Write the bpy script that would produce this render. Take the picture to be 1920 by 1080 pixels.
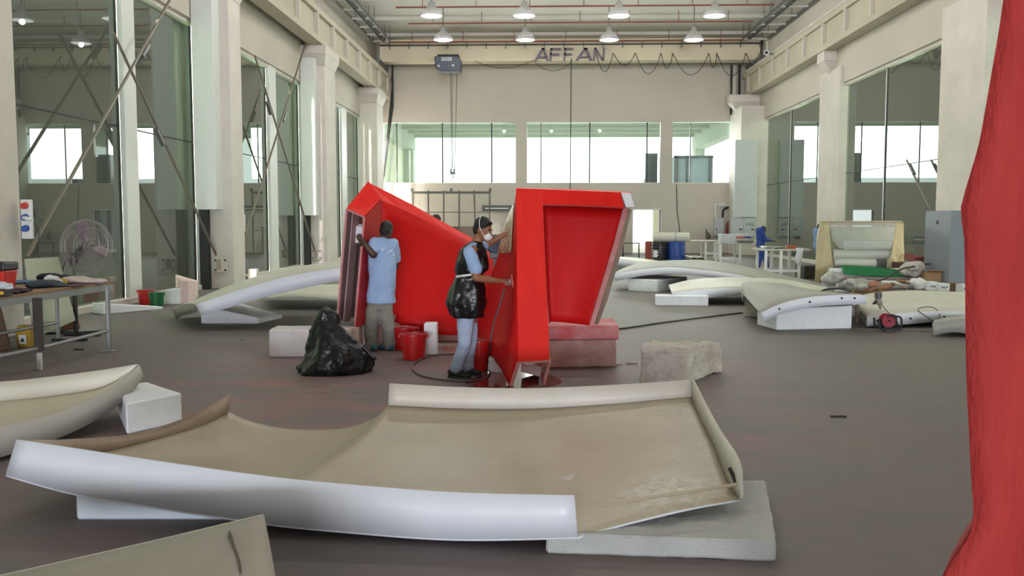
REAR_P, BACK_P, LAMP_P, NEAR_F, AISLE_P = 11500, 900, 300, 1.1, 30000
import bpy, bmesh, math, random
from mathutils import Vector, Matrix, noise
random.seed(7)
for o in list(bpy.data.objects): bpy.data.objects.remove(o, do_unlink=True)
SC = bpy.context.scene
COL = SC.collection
# ---------------------------------------------------------------- camera, world, light
F = 1700.0; CAMZ = 1.7
TH = math.atan(129/F); PS = math.atan(54/F*math.cos(TH))
CAM = Vector((0, 0, CAMZ))
FW = Vector((-math.sin(PS)*math.cos(TH), math.cos(PS)*math.cos(TH), -math.sin(TH)))
RT = Vector((math.cos(PS), math.sin(PS), 0))
UP = RT.cross(FW)
cd = bpy.data.cameras.new('camera'); cam = bpy.data.objects.new('camera', cd); COL.objects.link(cam)
cam.location = CAM; cam.rotation_euler = (math.pi/2-TH, 0, PS)
cd.sensor_width = 36; cd.lens = 36*F/1920; cd.clip_end = 400
SC.camera = cam
SC.view_settings.view_transform = 'Standard'; SC.view_settings.look = 'None'
SC.view_settings.exposure = -0.08; SC.view_settings.gamma = 1.0
SC.view_settings.use_curve_mapping = False
w = bpy.data.worlds.new('overcast_sky'); SC.world = w; w.use_nodes = True
bg = w.node_tree.nodes['Background']; bg.inputs[0].default_value = (0.93, 0.97, 1.0, 1); bg.inputs[1].default_value = 3.0
def area_light(name, loc, rot, sx, sy, power, color, portal=False, spread=180):
    l = bpy.data.lights.new(name, 'AREA'); l.shape = 'RECTANGLE'; l.size = sx; l.size_y = sy
    l.energy = power; l.color = color; l.spread = math.radians(spread)
    o = bpy.data.objects.new(name, l); COL.objects.link(o); o.location = loc; o.rotation_euler = rot
    return o
# daylight coming in through the hall door opening behind the photographer (opening is in wall_rear)
area_light('rear_door_daylight', (1.0, -37.9, 2.1), (math.radians(90), 0, 0), 15, 3.8, REAR_P, (0.88, 0.925, 1.0))
# daylight entering through the back wall windows, set just outside the glass
for cx, ww in ((-5.0, 6.2), (2.3, 6.6), (8.2, 3.1)):
    area_light('back_window_daylight', (cx, 46.9, 5.1), (math.radians(-90), 0, 0), ww, 2.6, BACK_P*ww/6.5, (1.0, .93, .97))

# ---------------------------------------------------------------- pixel rays (photo frame 1920x1080) to real places
def ray(x, y): return FW + RT*((x-960)/F) + UP*((540-y)/F)
def A(x, y, Y):
    d = ray(x, y); return CAM + d*(Y/d.y)
def G(x, y, z=0.0):
    d = ray(x, y); return CAM + d*((z-CAMZ)/d.z)
def WX(x, y, X):
    d = ray(x, y); return CAM + d*(X/d.x)
# ---------------------------------------------------------------- materials
def lin(c):
    return tuple(((v/255.0)/12.92 if v/255.0 <= .04045 else ((v/255.0+.055)/1.055)**2.4) for v in c)
MATS = {}
def mat(name, rgb, rough=.6, metal=0, nz=None, amt=.12, bump=0, bscale=None, rgb2=None, spec=.5, stretch=None, coat=0, emit=0, alpha=1, trans=0, detail=6):
    if name in MATS: return MATS[name]
    m = bpy.data.materials.new(name); m.use_nodes = True; nt = m.node_tree; b = nt.nodes['Principled BSDF']
    c = lin(rgb)
    b.inputs['Base Color'].default_value = (*c, 1); b.inputs['Roughness'].default_value = rough; b.inputs['Metallic'].default_value = metal
    b.inputs['Specular IOR Level'].default_value = spec
    b.inputs['Coat Weight'].default_value = coat; b.inputs['Coat Roughness'].default_value = .12
    if emit: b.inputs['Emission Color'].default_value = (*c, 1); b.inputs['Emission Strength'].default_value = emit
    if trans: b.inputs['Transmission Weight'].default_value = trans
    if alpha < 1: b.inputs['Alpha'].default_value = alpha
    if nz or bump:
        tc = nt.nodes.new('ShaderNodeTexCoord'); mp = nt.nodes.new('ShaderNodeMapping')
        nt.links.new(tc.outputs['Object'], mp.inputs[0])
        if stretch: mp.inputs['Scale'].default_value = stretch
    if nz:
        n = nt.nodes.new('ShaderNodeTexNoise'); n.inputs['Scale'].default_value = nz; n.inputs['Detail'].default_value = detail
        n.inputs['Roughness'].default_value = .62
        nt.links.new(mp.outputs[0], n.inputs['Vector'])
        r = nt.nodes.new('ShaderNodeValToRGB'); nt.links.new(n.outputs['Fac'], r.inputs[0])
        r.color_ramp.elements[0].position = .33; r.color_ramp.elements[1].position = .68
        c2 = lin(rgb2) if rgb2 else tuple(v*(1-2*amt) for v in c)
        r.color_ramp.elements[0].color = (*c2, 1); r.color_ramp.elements[1].color = (*c, 1)
        nt.links.new(r.outputs[0], b.inputs['Base Color'])
    if bump:
        n2 = nt.nodes.new('ShaderNodeTexNoise'); n2.inputs['Scale'].default_value = bscale or 60; n2.inputs['Detail'].default_value = 4
        nt.links.new(mp.outputs[0], n2.inputs['Vector'])
        bp = nt.nodes.new('ShaderNodeBump'); bp.inputs['Strength'].default_value = bump; bp.inputs['Distance'].default_value = .02
        nt.links.new(n2.outputs['Fac'], bp.inputs['Height']); nt.links.new(bp.outputs[0], b.inputs['Normal'])
    MATS[name] = m; return m
def glass(name, tint, refl_boost=1.0, rough=0.0, base=0.0, dust=0.0):
    """thin pane: clear tinted body under a fresnel mirror layer (two faces of the pane counted together)"""
    m = bpy.data.materials.new(name); m.use_nodes = True; nt = m.node_tree
    for n in list(nt.nodes): nt.nodes.remove(n)
    out = nt.nodes.new('ShaderNodeOutputMaterial'); mx = nt.nodes.new('ShaderNodeMixShader')
    tr = nt.nodes.new('ShaderNodeBsdfTransparent'); tr.inputs[0].default_value = (*tint, 1)
    gl = nt.nodes.new('ShaderNodeBsdfGlossy'); gl.inputs['Roughness'].default_value = rough; gl.inputs[0].default_value = (.93, 1, .96, 1)
    fr = nt.nodes.new('ShaderNodeFresnel'); fr.inputs[0].default_value = 1.55
    mu = nt.nodes.new('ShaderNodeMath'); mu.operation = 'MULTIPLY_ADD'; mu.inputs[1].default_value = refl_boost; mu.inputs[2].default_value = base; mu.use_clamp = True
    nt.links.new(fr.outputs[0], mu.inputs[0]); nt.links.new(mu.outputs[0], mx.inputs[0])
    df = nt.nodes.new('ShaderNodeBsdfDiffuse'); df.inputs[0].default_value = (*lin((180,188,172)), 1)  # pale green diffuse layer, added to brighten panes that look too dark
    m2 = nt.nodes.new('ShaderNodeMixShader'); m2.inputs[0].default_value = dust
    nt.links.new(tr.outputs[0], m2.inputs[1]); nt.links.new(df.outputs[0], m2.inputs[2])
    nt.links.new(m2.outputs[0], mx.inputs[1]); nt.links.new(gl.outputs[0], mx.inputs[2]); nt.links.new(mx.outputs[0], out.inputs[0])
    return m
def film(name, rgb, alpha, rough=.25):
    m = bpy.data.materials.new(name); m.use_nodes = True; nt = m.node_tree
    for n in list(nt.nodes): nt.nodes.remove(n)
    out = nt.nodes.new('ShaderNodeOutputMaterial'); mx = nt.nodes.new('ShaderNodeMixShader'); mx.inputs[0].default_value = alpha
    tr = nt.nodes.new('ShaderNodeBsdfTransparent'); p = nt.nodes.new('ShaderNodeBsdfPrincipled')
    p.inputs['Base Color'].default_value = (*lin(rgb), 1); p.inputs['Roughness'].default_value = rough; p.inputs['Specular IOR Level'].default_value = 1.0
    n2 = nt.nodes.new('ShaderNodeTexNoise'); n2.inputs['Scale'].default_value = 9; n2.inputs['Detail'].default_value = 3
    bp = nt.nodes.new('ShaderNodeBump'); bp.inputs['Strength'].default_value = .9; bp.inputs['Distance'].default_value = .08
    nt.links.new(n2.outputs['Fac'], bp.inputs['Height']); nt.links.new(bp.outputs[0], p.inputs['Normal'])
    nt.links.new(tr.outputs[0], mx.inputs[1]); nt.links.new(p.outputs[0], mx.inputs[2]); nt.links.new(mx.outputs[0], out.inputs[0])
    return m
# ---------------------------------------------------------------- mesh building
class MB:
    def __init__(s): s.v = []; s.f = []; s.mi = []; s.cur = 0
    def add(s, vs, fs):
        o = len(s.v); s.v += [Vector(p) for p in vs]
        for f in fs: s.f.append([i+o for i in f]); s.mi.append(s.cur)
        return s
    def hexa(s, b, t):     # 4 bottom points, 4 top points (same order, counter-clockwise from above)
        return s.add(list(b)+list(t), [(3,2,1,0),(4,5,6,7),(0,1,5,4),(1,2,6,5),(2,3,7,6),(3,0,4,7)])
    def box(s, x0, x1, y0, y1, z0, z1):
        if x0>x1: x0,x1=x1,x0
        if y0>y1: y0,y1=y1,y0
        if z0>z1: z0,z1=z1,z0
        return s.hexa([(x0,y0,z0),(x1,y0,z0),(x1,y1,z0),(x0,y1,z0)], [(x0,y0,z1),(x1,y0,z1),(x1,y1,z1),(x0,y1,z1)])
    def cbox(s, c, sz, R=None):
        c = Vector(c); h = [v/2 for v in sz]; R = R or Matrix.Identity(3)
        P = [c + R @ Vector((a*h[0], b*h[1], d*h[2])) for d in (-1,1) for a,b in ((-1,-1),(1,-1),(1,1),(-1,1))]
        return s.hexa(P[:4], P[4:])
    def beam(s, p, q, wd, ht, up=(0,0,1)):
        p, q = Vector(p), Vector(q); d = (q-p).normalized(); up = Vector(up)
        if abs(d.dot(up)) > .98: up = Vector((0,1,0))
        sx = d.cross(up).normalized()*wd/2; sy = sx.cross(d).normalized()*ht/2
        a = [p-sx-sy, p+sx-sy, p+sx+sy, p-sx+sy]; b = [v+(q-p) for v in a]
        return s.hexa(a, b)
    def prism(s, poly, vec):
        n = len(poly); vec = Vector(vec); P = [Vector(p) for p in poly]; Q = [p+vec for p in P]
        return s.add(P+Q, [tuple(range(n))[::-1], tuple(range(n, 2*n))] + [(i, (i+1)%n, n+(i+1)%n, n+i) for i in range(n)])
    def tube(s, pts, r, n=10, caps=True):
        pts = [Vector(p) for p in pts]; m = len(pts); rr = r if isinstance(r, (list, tuple)) else [r]*m
        vs = []; prev = None
        for i, p in enumerate(pts):
            d = (pts[min(i+1, m-1)]-pts[max(i-1, 0)]).normalized()
            if prev is None: a = d.orthogonal().normalized()
            else:
                a = prev - d*prev.dot(d)
                a = a.normalized() if a.length > 1e-5 else d.orthogonal().normalized()
            prev = a; b = d.cross(a)
            for k in range(n):
                t = 2*math.pi*k/n; vs.append(p + (a*math.cos(t)+b*math.sin(t))*rr[i])
        fs = [(i*n+k, i*n+(k+1)%n, (i+1)*n+(k+1)%n, (i+1)*n+k) for i in range(m-1) for k in range(n)]
        if caps: fs += [tuple(range(n))[::-1], tuple(range((m-1)*n, m*n))]
        return s.add(vs, fs)
    def cyl(s, p, q, r0, r1=None, n=20): return s.tube([p, q], [r0, r1 if r1 is not None else r0], n)
    def lathe(s, prof, c=(0,0,0), n=28, axis=(0,0,1), closed=True):   # prof: (r, h)
        c = Vector(c); ax = Vector(axis).normalized(); a = ax.orthogonal().normalized(); b = ax.cross(a); vs = []
        for r, h in prof:
            for k in range(n):
                t = 2*math.pi*k/n; vs.append(c + ax*h + (a*math.cos(t)+b*math.sin(t))*max(r, 1e-4))
        m = len(prof)
        fs = [(i*n+k, i*n+(k+1)%n, (i+1)*n+(k+1)%n, (i+1)*n+k) for i in range(m-1) for k in range(n)]
        if closed: fs += [tuple(range(n))[::-1], tuple(range((m-1)*n, m*n))]
        return s.add(vs, fs)
    def ell(s, c, r, R=None, nu=18, nv=11):
        c = Vector(c); r = r if isinstance(r, (tuple, list)) else (r, r, r); R = R or Matrix.Identity(3); vs = []
        for j in range(nv+1):
            ph = math.pi*j/nv
            for k in range(nu):
                t = 2*math.pi*k/nu
                vs.append(c + R @ Vector((r[0]*max(math.sin(ph),1e-3)*math.cos(t), r[1]*max(math.sin(ph),1e-3)*math.sin(t), -r[2]*math.cos(ph))))
        fs = [(j*nu+k, j*nu+(k+1)%nu, (j+1)*nu+(k+1)%nu, (j+1)*nu+k) for j in range(nv) for k in range(nu)]
        fs += [tuple(range(nu))[::-1], tuple(range(nv*nu, (nv+1)*nu))]
        return s.add(vs, fs)
    def grid(s, rows):
        m = len(rows); n = len(rows[0]); vs = [p for r in rows for p in r]
        return s.add(vs, [(j*n+i, j*n+i+1, (j+1)*n+i+1, (j+1)*n+i) for j in range(m-1) for i in range(n-1)])
    def loft(s, rings, n=24, wob=0, seed=0, caps=True):   # rings: (center, rx, ry[, rot]) horizontal ellipses stacked
        vs = []
        for j, rg in enumerate(rings):
            c = Vector(rg[0]); rot = rg[3] if len(rg) > 3 else 0; ca, sa = math.cos(rot), math.sin(rot)
            for k in range(n):
                t = 2*math.pi*k/n; q = 1
                if wob: q = 1 + wob*noise.noise(Vector((math.cos(t)*2.2, math.sin(t)*2.2, j*.35+seed)))
                x, y = rg[1]*math.cos(t)*q, rg[2]*math.sin(t)*q
                vs.append(c + Vector((x*ca-y*sa, x*sa+y*ca, 0)))
        m = len(rings)
        fs = [(i*n+k, i*n+(k+1)%n, (i+1)*n+(k+1)%n, (i+1)*n+k) for i in range(m-1) for k in range(n)]
        if caps: fs += [tuple(range(n))[::-1], tuple(range((m-1)*n, m*n))]
        return s.add(vs, fs)
    def limb(s, chain, n=14):      # tapered capsule chain [(P, r), ...]
        pts = [Vector(p) for p, r in chain]; rs = [r for p, r in chain]
        for i in range(len(pts)-1): s.cyl(pts[i], pts[i+1], rs[i], rs[i+1], n)
        for p, r in zip(pts, rs): s.ell(p, r, nu=n, nv=8)
        return s
    def build(s, name, material, parent=None, smooth=False, bevel=0, solid=0, sub=0, remesh=0, rsmooth=0, soff=-1, bseg=2, disp=0, dscale=4.0, fix=True, kind=None):
        me = bpy.data.meshes.new(name)
        off = Vector((0,0,0)); q = parent
        if parent is not None:
            while q is not None: off += Vector(q.location); q = q.parent
        elif s.v:
            lo = Vector((min(v.x for v in s.v), min(v.y for v in s.v), min(v.z for v in s.v))); hi = Vector((max(v.x for v in s.v), max(v.y for v in s.v), 0))
            off = Vector(((lo.x+hi.x)/2, (lo.y+hi.y)/2, lo.z))
        me.from_pydata([tuple(v-off) for v in s.v], [], s.f)
        mats = material if isinstance(material, (list, tuple)) else [material]
        for m in mats: me.materials.append(m)
        me.polygons.foreach_set('material_index', s.mi)
        if fix:
            bm = bmesh.new(); bm.from_mesh(me); bmesh.ops.recalc_face_normals(bm, faces=bm.faces); bm.to_mesh(me); bm.free()
        o = bpy.data.objects.new(name, me); COL.objects.link(o)
        if parent is None: o.location = off
        else: o.parent = parent
        if remesh:
            r = o.modifiers.new('r', 'REMESH'); r.mode = 'VOXEL'; r.voxel_size = remesh; r.use_smooth_shade = True
            if rsmooth: q = o.modifiers.new('s', 'SMOOTH'); q.iterations = rsmooth; q.factor = .6
        if solid:
            q = o.modifiers.new('so', 'SOLIDIFY'); q.thickness = solid; q.offset = soff; q.use_even_offset = False
            if len(mats) > 1: q.material_offset = 1; q.material_offset_rim = 1
        if bevel:
            q = o.modifiers.new('b', 'BEVEL'); q.width = bevel; q.segments = bseg; q.limit_method = 'ANGLE'; q.angle_limit = math.radians(40)
        if sub:
            q = o.modifiers.new('sub', 'SUBSURF'); q.levels = sub; q.render_levels = sub
            if sub and not smooth: q.subdivision_type = 'SIMPLE'
        if disp:
            tx = bpy.data.textures.new(name, 'CLOUDS'); tx.noise_scale = 1.0/dscale; tx.noise_depth = 2
            q = o.modifiers.new('d', 'DISPLACE'); q.texture = tx; q.strength = disp; q.mid_level = .5
        if smooth:
            me.polygons.foreach_set('use_smooth', [True]*len(me.polygons)); me.update()
        if kind: o['kind'] = kind
        return o
def thing(name, label, cat, loc, group=None):
    o = bpy.data.objects.new(name, None); COL.objects.link(o); o.location = Vector(loc); o.empty_display_size = .1
    o['label'] = label; o['category'] = cat
    if group: o['group'] = group
    return o
def tag(o, label, cat, group=None):
    o['label'] = label; o['category'] = cat
    if group: o['group'] = group
    return o
def dup(root, loc, label=None, rz=None):
    def cp(o, par):
        c = o.copy(); COL.objects.link(c)
        if par is not None: c.parent = par
        for ch in [x for x in bpy.data.objects if x.parent == o]: cp(ch, c)
        return c
    r = cp(root, None); r.location = Vector(loc)
    if rz is not None: r.rotation_euler.z = rz
    if label: r['label'] = label
    return r
def st(o): o['kind'] = 'structure'; return o
def crom(pts, n):
    P = [Vector(p) for p in pts]
    if len(P) == 2: return [P[0].lerp(P[1], i/(n-1)) for i in range(n)]
    L = [0]
    for a, b in zip(P, P[1:]): L.append(L[-1] + max((b-a).length, 1e-6)**.5*1.0)
    out = []
    Q = [P[0]*2-P[1]] + P + [P[-1]*2-P[-2]]
    D = [0]
    for a, b in zip(P, P[1:]): D.append(D[-1]+(b-a).length)
    for i in range(n):
        s_ = D[-1]*i/(n-1); k = 0
        while k < len(D)-2 and D[k+1] < s_: k += 1
        t = (s_-D[k])/max(D[k+1]-D[k], 1e-9); p0, p1, p2, p3 = Q[k], Q[k+1], Q[k+2], Q[k+3]
        m1 = (p2-p0)*.5; m2 = (p3-p1)*.5
        out.append(p1*(2*t**3-3*t**2+1) + m1*(t**3-2*t**2+t) + p2*(-2*t**3+3*t**2) + m2*(t**3-t**2))
    return out
def lincurve(pts, n):
    P = [Vector(p) for p in pts]; D = [0]
    for a, b in zip(P, P[1:]): D.append(D[-1]+(b-a).length)
    out = []
    for i in range(n):
        s_ = D[-1]*i/(n-1); k = 0
        while k < len(D)-2 and D[k+1] < s_: k += 1
        out.append(P[k].lerp(P[k+1], (s_-D[k])/max(D[k+1]-D[k], 1e-9)))
    return out
def coons(fr, bk, lf, rt):     # point lists; fr, bk same length n (u), lf, rt same length m (v)
    n, m = len(fr), len(lf); rows = []
    for j in range(m):
        v = j/(m-1); row = []
        for i in range(n):
            u = i/(n-1)
            p = fr[i]*(1-v)+bk[i]*v + lf[j]*(1-u)+rt[j]*u - (fr[0]*(1-u)*(1-v)+fr[-1]*u*(1-v)+bk[0]*(1-u)*v+bk[-1]*u*v)
            row.append(p)
        rows.append(row)
    return rows
# ================================================================ materials
def floor_mat():
    m = bpy.data.materials.new('dusty_concrete'); m.use_nodes = True; nt = m.node_tree; b = nt.nodes['Principled BSDF']
    N = nt.nodes.new; L = nt.links.new
    tc = N('ShaderNodeTexCoord'); mp = N('ShaderNodeMapping'); mp.inputs['Scale'].default_value = (.6, 1.0, 1); L(tc.outputs['Object'], mp.inputs[0])
    def nz(scale, det, vec=None):
        n = N('ShaderNodeTexNoise'); n.inputs['Scale'].default_value = scale; n.inputs['Detail'].default_value = det; n.inputs['Roughness'].default_value = .65
        L((vec or mp.outputs[0]), n.inputs['Vector']); return n
    n1 = nz(.9, 8); r1 = N('ShaderNodeValToRGB'); L(n1.outputs[0], r1.inputs[0])
    r1.color_ramp.elements[0].position = .3; r1.color_ramp.elements[0].color = (*lin((106,102,101)), 1)
    r1.color_ramp.elements[1].position = .7; r1.color_ramp.elements[1].color = (*lin((122,117,115)), 1)
    n2 = nz(9, 8); r2 = N('ShaderNodeValToRGB'); L(n2.outputs[0], r2.inputs[0]); r2.color_ramp.elements[0].position = .35; r2.color_ramp.elements[1].position = .75
    r2.color_ramp.elements[0].color = (.84,.84,.84,1)
    mx = N('ShaderNodeMix'); mx.data_type = 'RGBA'; mx.blend_type = 'MULTIPLY'; mx.inputs[0].default_value = .6; L(r1.outputs[0], mx.inputs[6]); L(r2.outputs[0], mx.inputs[7])
    # red sanding dust lying around the red shells
    geo = N('ShaderNodeNewGeometry'); vd = N('ShaderNodeVectorMath'); vd.operation = 'DISTANCE'; vd.inputs[1].default_value = (-1.2, 8.6, 0)
    sc = N('ShaderNodeMapping'); L(geo.outputs['Position'], vd.inputs[0])
    mr = N('ShaderNodeMapRange'); mr.inputs[1].default_value = .5; mr.inputs[2].default_value = 5.5; mr.inputs[3].default_value = 1; mr.inputs[4].default_value = 0
    L(vd.outputs['Value'], mr.inputs[0])
    mp3 = N('ShaderNodeMapping'); mp3.inputs['Scale'].default_value = (.5, 1.6, 1); L(tc.outputs['Object'], mp3.inputs[0])
    n3 = nz(1.6, 6, mp3.outputs[0]); r3 = N('ShaderNodeValToRGB'); L(n3.outputs[0], r3.inputs[0]); r3.color_ramp.elements[0].position = .45; r3.color_ramp.elements[1].position = .72
    mu = N('ShaderNodeMath'); mu.operation = 'MULTIPLY'; L(mr.outputs[0], mu.inputs[0]); L(r3.outputs[0], mu.inputs[1])
    mu2 = N('ShaderNodeMath'); mu2.operation = 'MULTIPLY_ADD'; mu2.inputs[1].default_value = .42; mu2.inputs[2].default_value = .03; L(mu.outputs[0], mu2.inputs[0])
    mx2 = N('ShaderNodeMix'); mx2.data_type = 'RGBA'; L(mu2.outputs[0], mx2.inputs[0]); L(mx.outputs[2], mx2.inputs[6]); mx2.inputs[7].default_value = (*lin((190,110,100)), 1)
    L(mx2.outputs[2], b.inputs['Base Color'])
    rr = N('ShaderNodeMapRange'); b.inputs['Specular IOR Level'].default_value = .28; rr.inputs[3].default_value = .5; rr.inputs[4].default_value = .72; L(n1.outputs[0], rr.inputs[0]); L(rr.outputs[0], b.inputs['Roughness'])
    bp = N('ShaderNodeBump'); bp.inputs['Strength'].default_value = .15; bp.inputs['Distance'].default_value = .01; L(n2.outputs[0], bp.inputs['Height']); L(bp.outputs[0], b.inputs['Normal'])
    return m
M_floor = floor_mat()
M_wall = mat('painted_plaster_wall', (200,192,181), .85, nz=.35, amt=.04, rgb2=(190,183,173))
M_wall_low = mat('painted_column', (214,206,199), .8, nz=.8, rgb2=(196,189,182), bump=.1, bscale=20)
M_ceil = mat('ceiling_sheet', (222,218,211), .8, nz=.2, amt=.03)
M_beam = mat('runway_beam_paint', (186,178,158), .7, nz=1.2, amt=.06)
M_white = mat('white_frame_paint', (214,216,214), .5)
M_dark = mat('dark_line', (34,36,36), .6)
M_greymetal = mat('grey_steel', (110,112,110), .45, metal=.6)
M_redpipe = mat('red_pipe_paint', (132,72,66), .5)
M_paneglass = glass('green_pane_glass', (.66,.76,.69), 1.2, base=.04, dust=.20)  # diffuse share is a haze put in to lift the pane brightness
M_backglass = glass('back_pane_glass', (.88,.94,.90), 1.0)
M_aisle = mat('aisle_wall', (160,168,150), .9, nz=.4, amt=.08)
M_canopy = mat('canopy_paint', (192,200,188), .8)
M_foam = mat('white_foam', (238,240,244), .75, nz=6, amt=.04, rgb2=(228,231,237), bump=.25, bscale=90)
M_foamdirty = mat('dirty_foam', (216,211,205), .85, nz=4, rgb2=(180,168,160), bump=.5, bscale=50)
M_foampink = mat('pink_dusted_foam', (206,176,172), .85, nz=2.5, rgb2=(176,130,124), bump=.4, bscale=60)
M_foampinkpale = mat('pale_pink_foam', (222,200,198), .85, nz=3, rgb2=(206,180,176), bump=.3, bscale=60)
M_gel = mat('white_gelcoat', (222,226,234), .38, nz=1.5, amt=.02, rgb2=(212,216,226))
M_tan = mat('raw_fibreglass_tan', (176,166,142), .42, nz=1.1, rgb2=(160,146,122), bump=.08, bscale=25)
M_tan2 = mat('raw_fibreglass_brown', (160,140,120), .5, nz=3, rgb2=(140,118,98), bump=.15, bscale=40)
M_tan3 = mat('raw_fibreglass_pale', (200,198,186), .5, nz=1.5, rgb2=(188,184,172))
M_greytan = mat('raw_fibreglass_grey', (158,158,150), .6, nz=1.2, rgb2=(146,146,138))
# ================================================================ room shell
FL, FR_, YB, YR, HC = -8.25, 10.45, 46.0, -38.0, 10.6
st(MB().box(-60, 60, YR-30, 46.3, -.3, 0).build('floor', M_floor))
st(MB().box(-60, 60, 46.3, 160, -.3, 0).build('floor_outside', mat('pale_concrete', (232,229,218), .9, nz=.5, amt=.03)))  # one even pale ground colour, so the doorway looks bright
# ceiling with shallow sheet ribs
b = MB(); b.box(-15, 17, YR, YB, HC, HC+.3)
st(b.build('ceiling', M_ceil))
for k in range(13): st(MB().box(-8.2, 10.4, 1+k*3.6-.1, 1+k*3.6+.1, HC-.16, HC-.001).build('trim_%d' % (60+k), M_ceil))
ZH, ZS = 6.42, 3.5   # window head, sill of the back windows
def px2x(x, Y): return A(x, 411, Y).x
wx = [px2x(v, YB) for v in (720, 967, 988, 1237, 1259, 1377)]
dx = [px2x(v, YB) for v in (1187, 1238)]
b = MB(); b.box(FL-.3, FR_+1.5, YB, YB+.3, ZH+.15, HC)
for a, c in ((FL-.3, wx[0]), (wx[1], wx[2]), (wx[3], wx[4]), (wx[5], FR_+1.5)): b.box(a, c, YB, YB+.3, ZS, ZH+.15)
b.box(FL-.3, dx[0], YB, YB+.3, 0, ZS); b.box(dx[1], FR_+1.5, YB, YB+.3, 0, ZS); b.box(dx[0], dx[1], YB, YB+.3, 2.16, ZS)
st(b.build('wall_back', M_wall))
# rear wall with the hall door opening behind the photographer
b = MB(); b.box(-15, -6.6, YR-.3, YR, 0, HC); b.box(8.6, 17, YR-.3, YR, 0, HC); b.box(-6.6, 8.6, YR-.3, YR, 4.1, HC)
st(b.build('wall_rear', M_wall))
# windows of the back wall
gaps = [[745, 830, 922], [1014, 1105, 1212], [1293]]
for i in range(3):
    x0, x1 = wx[2*i], wx[2*i+1]
    f = MB()
    f.box(x0, x1, YB+.1, YB+.16, ZS, ZS+.04); f.box(x0, x1, YB+.1, YB+.16, ZH+.11, ZH+.15)
    r = f.build('window_%d' % (i+1), M_white); st(r)
    MB().box(x0, x1, YB+.12, YB+.135, ZS+.04, ZH+.11).build('pane', M_backglass, r)
    for g in gaps[i]:
        gx = px2x(g, YB); MB().box(gx-.03, gx+.03, YB+.105, YB+.15, ZS+.04, ZH+.11).build('glass_joint', M_dark if i < 2 and g != 1014 else M_greymetal, r)
# door opening with reveal
b = MB(); b.box(dx[0]-.05, dx[0], YB-.03, YB+.33, 0, 2.2); b.box(dx[1], dx[1]+.05, YB-.03, YB+.33, 0, 2.2); b.box(dx[0]-.05, dx[1]+.05, YB-.03, YB+.33, 2.16, 2.22)
st(b.build('door_1', M_white))
# outside: canopy roof with beams, a pale wall seen through the door, dark parked boxes
b = MB(); b.box(-16, 16, YB+.4, 60, 7.35, 7.7)
for k in range(5): b.box(-16, 16, YB+2.6+k*2.7, YB+2.9+k*2.7, 7.0, 7.35)
for xx in (-8.6, 10.2): b.box(xx-.35, xx+.35, YB+.4, 60, 6.2, 7.35); b.box(xx-.3, xx+.3, 59, 60, 0, 7.35)
st(b.build('trim_30', M_canopy))
b = MB(); b.box(-16, -8.9, YB+3, 60, 0, 7.2); st(b.build('wall_outside', mat('outside_plaster', (222,226,206), .9)))
b = MB(); x1_, x2_ = A(1222,411,52).x, A(1226,411,52).x
st(MB().box(x1_+.1, x1_+.75, 52, 52.4, 0, 3.2).build('trim_31', mat('outside_post', (214,208,186), .9)))
def side(X0, sgn, cols, tag0, win0, zc=7.65):
    """side wall: solid band above the head, columns, glazed bays with posts, joint line; X0 is the hall face"""
    Xg = X0 + sgn*.18
    st(MB().box(X0, X0+sgn*.35, YR, YB, ZH, HC).build('wall_%s' % ('left' if sgn < 0 else 'right'), M_wall))
    b = MB(); b.box(X0-sgn*.02, X0+sgn*.35, YR, YB, 0, .11)
    st(b.build('baseboard_%s' % ('left' if sgn < 0 else 'right'), M_wall_low))
    return Xg
XgL = side(FL, -1, None, 0, 0); XgR = side(FR_, 1, None, 0, 0)
# --- left columns (front edge Y, back edge Y, hall face X)
LC = [(11.6, 13.15, -7.65), (21.9, 22.75, -7.48), (31.6, 33.2, -7.48), (41.6, 43.2, -7.48), (1.6, 2.8, -7.6)]
tn = 1
for (y0, y1, xf) in LC:
    b = MB(); b.box(FL-.05, xf, y0, y1, 0, 7.0); 
    # corbel head widening towards the hall under the runway beam
    b.hexa([(FL-.05,y0,7.0),(xf,y0,7.0),(xf,y1,7.0),(FL-.05,y1,7.0)], [(FL-.05,y0-.3,7.35),(xf+.12,y0-.3,7.35),(xf+.12,y1+.2,7.35),(FL-.05,y1+.2,7.35)])
    b.box(FL-.05, xf+.12, y0-.3, y1+.2, 7.35, 7.65)
    st(b.build('trim_%d' % tn, M_wall_low, bevel=.02)); tn += 1
RC = [(21.4, 23.75, 10.35), (32.2, 34.5, 10.35), (43.3, 46.0, 9.4), (8.5, 11.0, 10.35)]
for i, (y0, y1, xf) in enumerate(RC):
    b = MB(); zb = 1.95 if i in (0,) else 0
    b.box(xf, FR_+.3, y0, y1, zb, 7.0)
    ym = (y0+y1)/2
    b.hexa([(xf,ym-.15,6.9),(FR_+.2,ym-.15,6.9),(FR_+.2,ym+.15,6.9),(xf,ym+.15,6.9)], [(xf-.35,ym-.4,7.3),(FR_+.2,ym-.4,7.3),(FR_+.2,ym+.4,7.3),(xf-.35,ym+.4,7.3)])
    b.box(xf-.35, FR_+.2, ym-.4, ym+.4, 7.3, 7.65)
    st(b.build('trim_%d' % tn, M_wall_low, bevel=.02)); tn += 1
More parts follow.
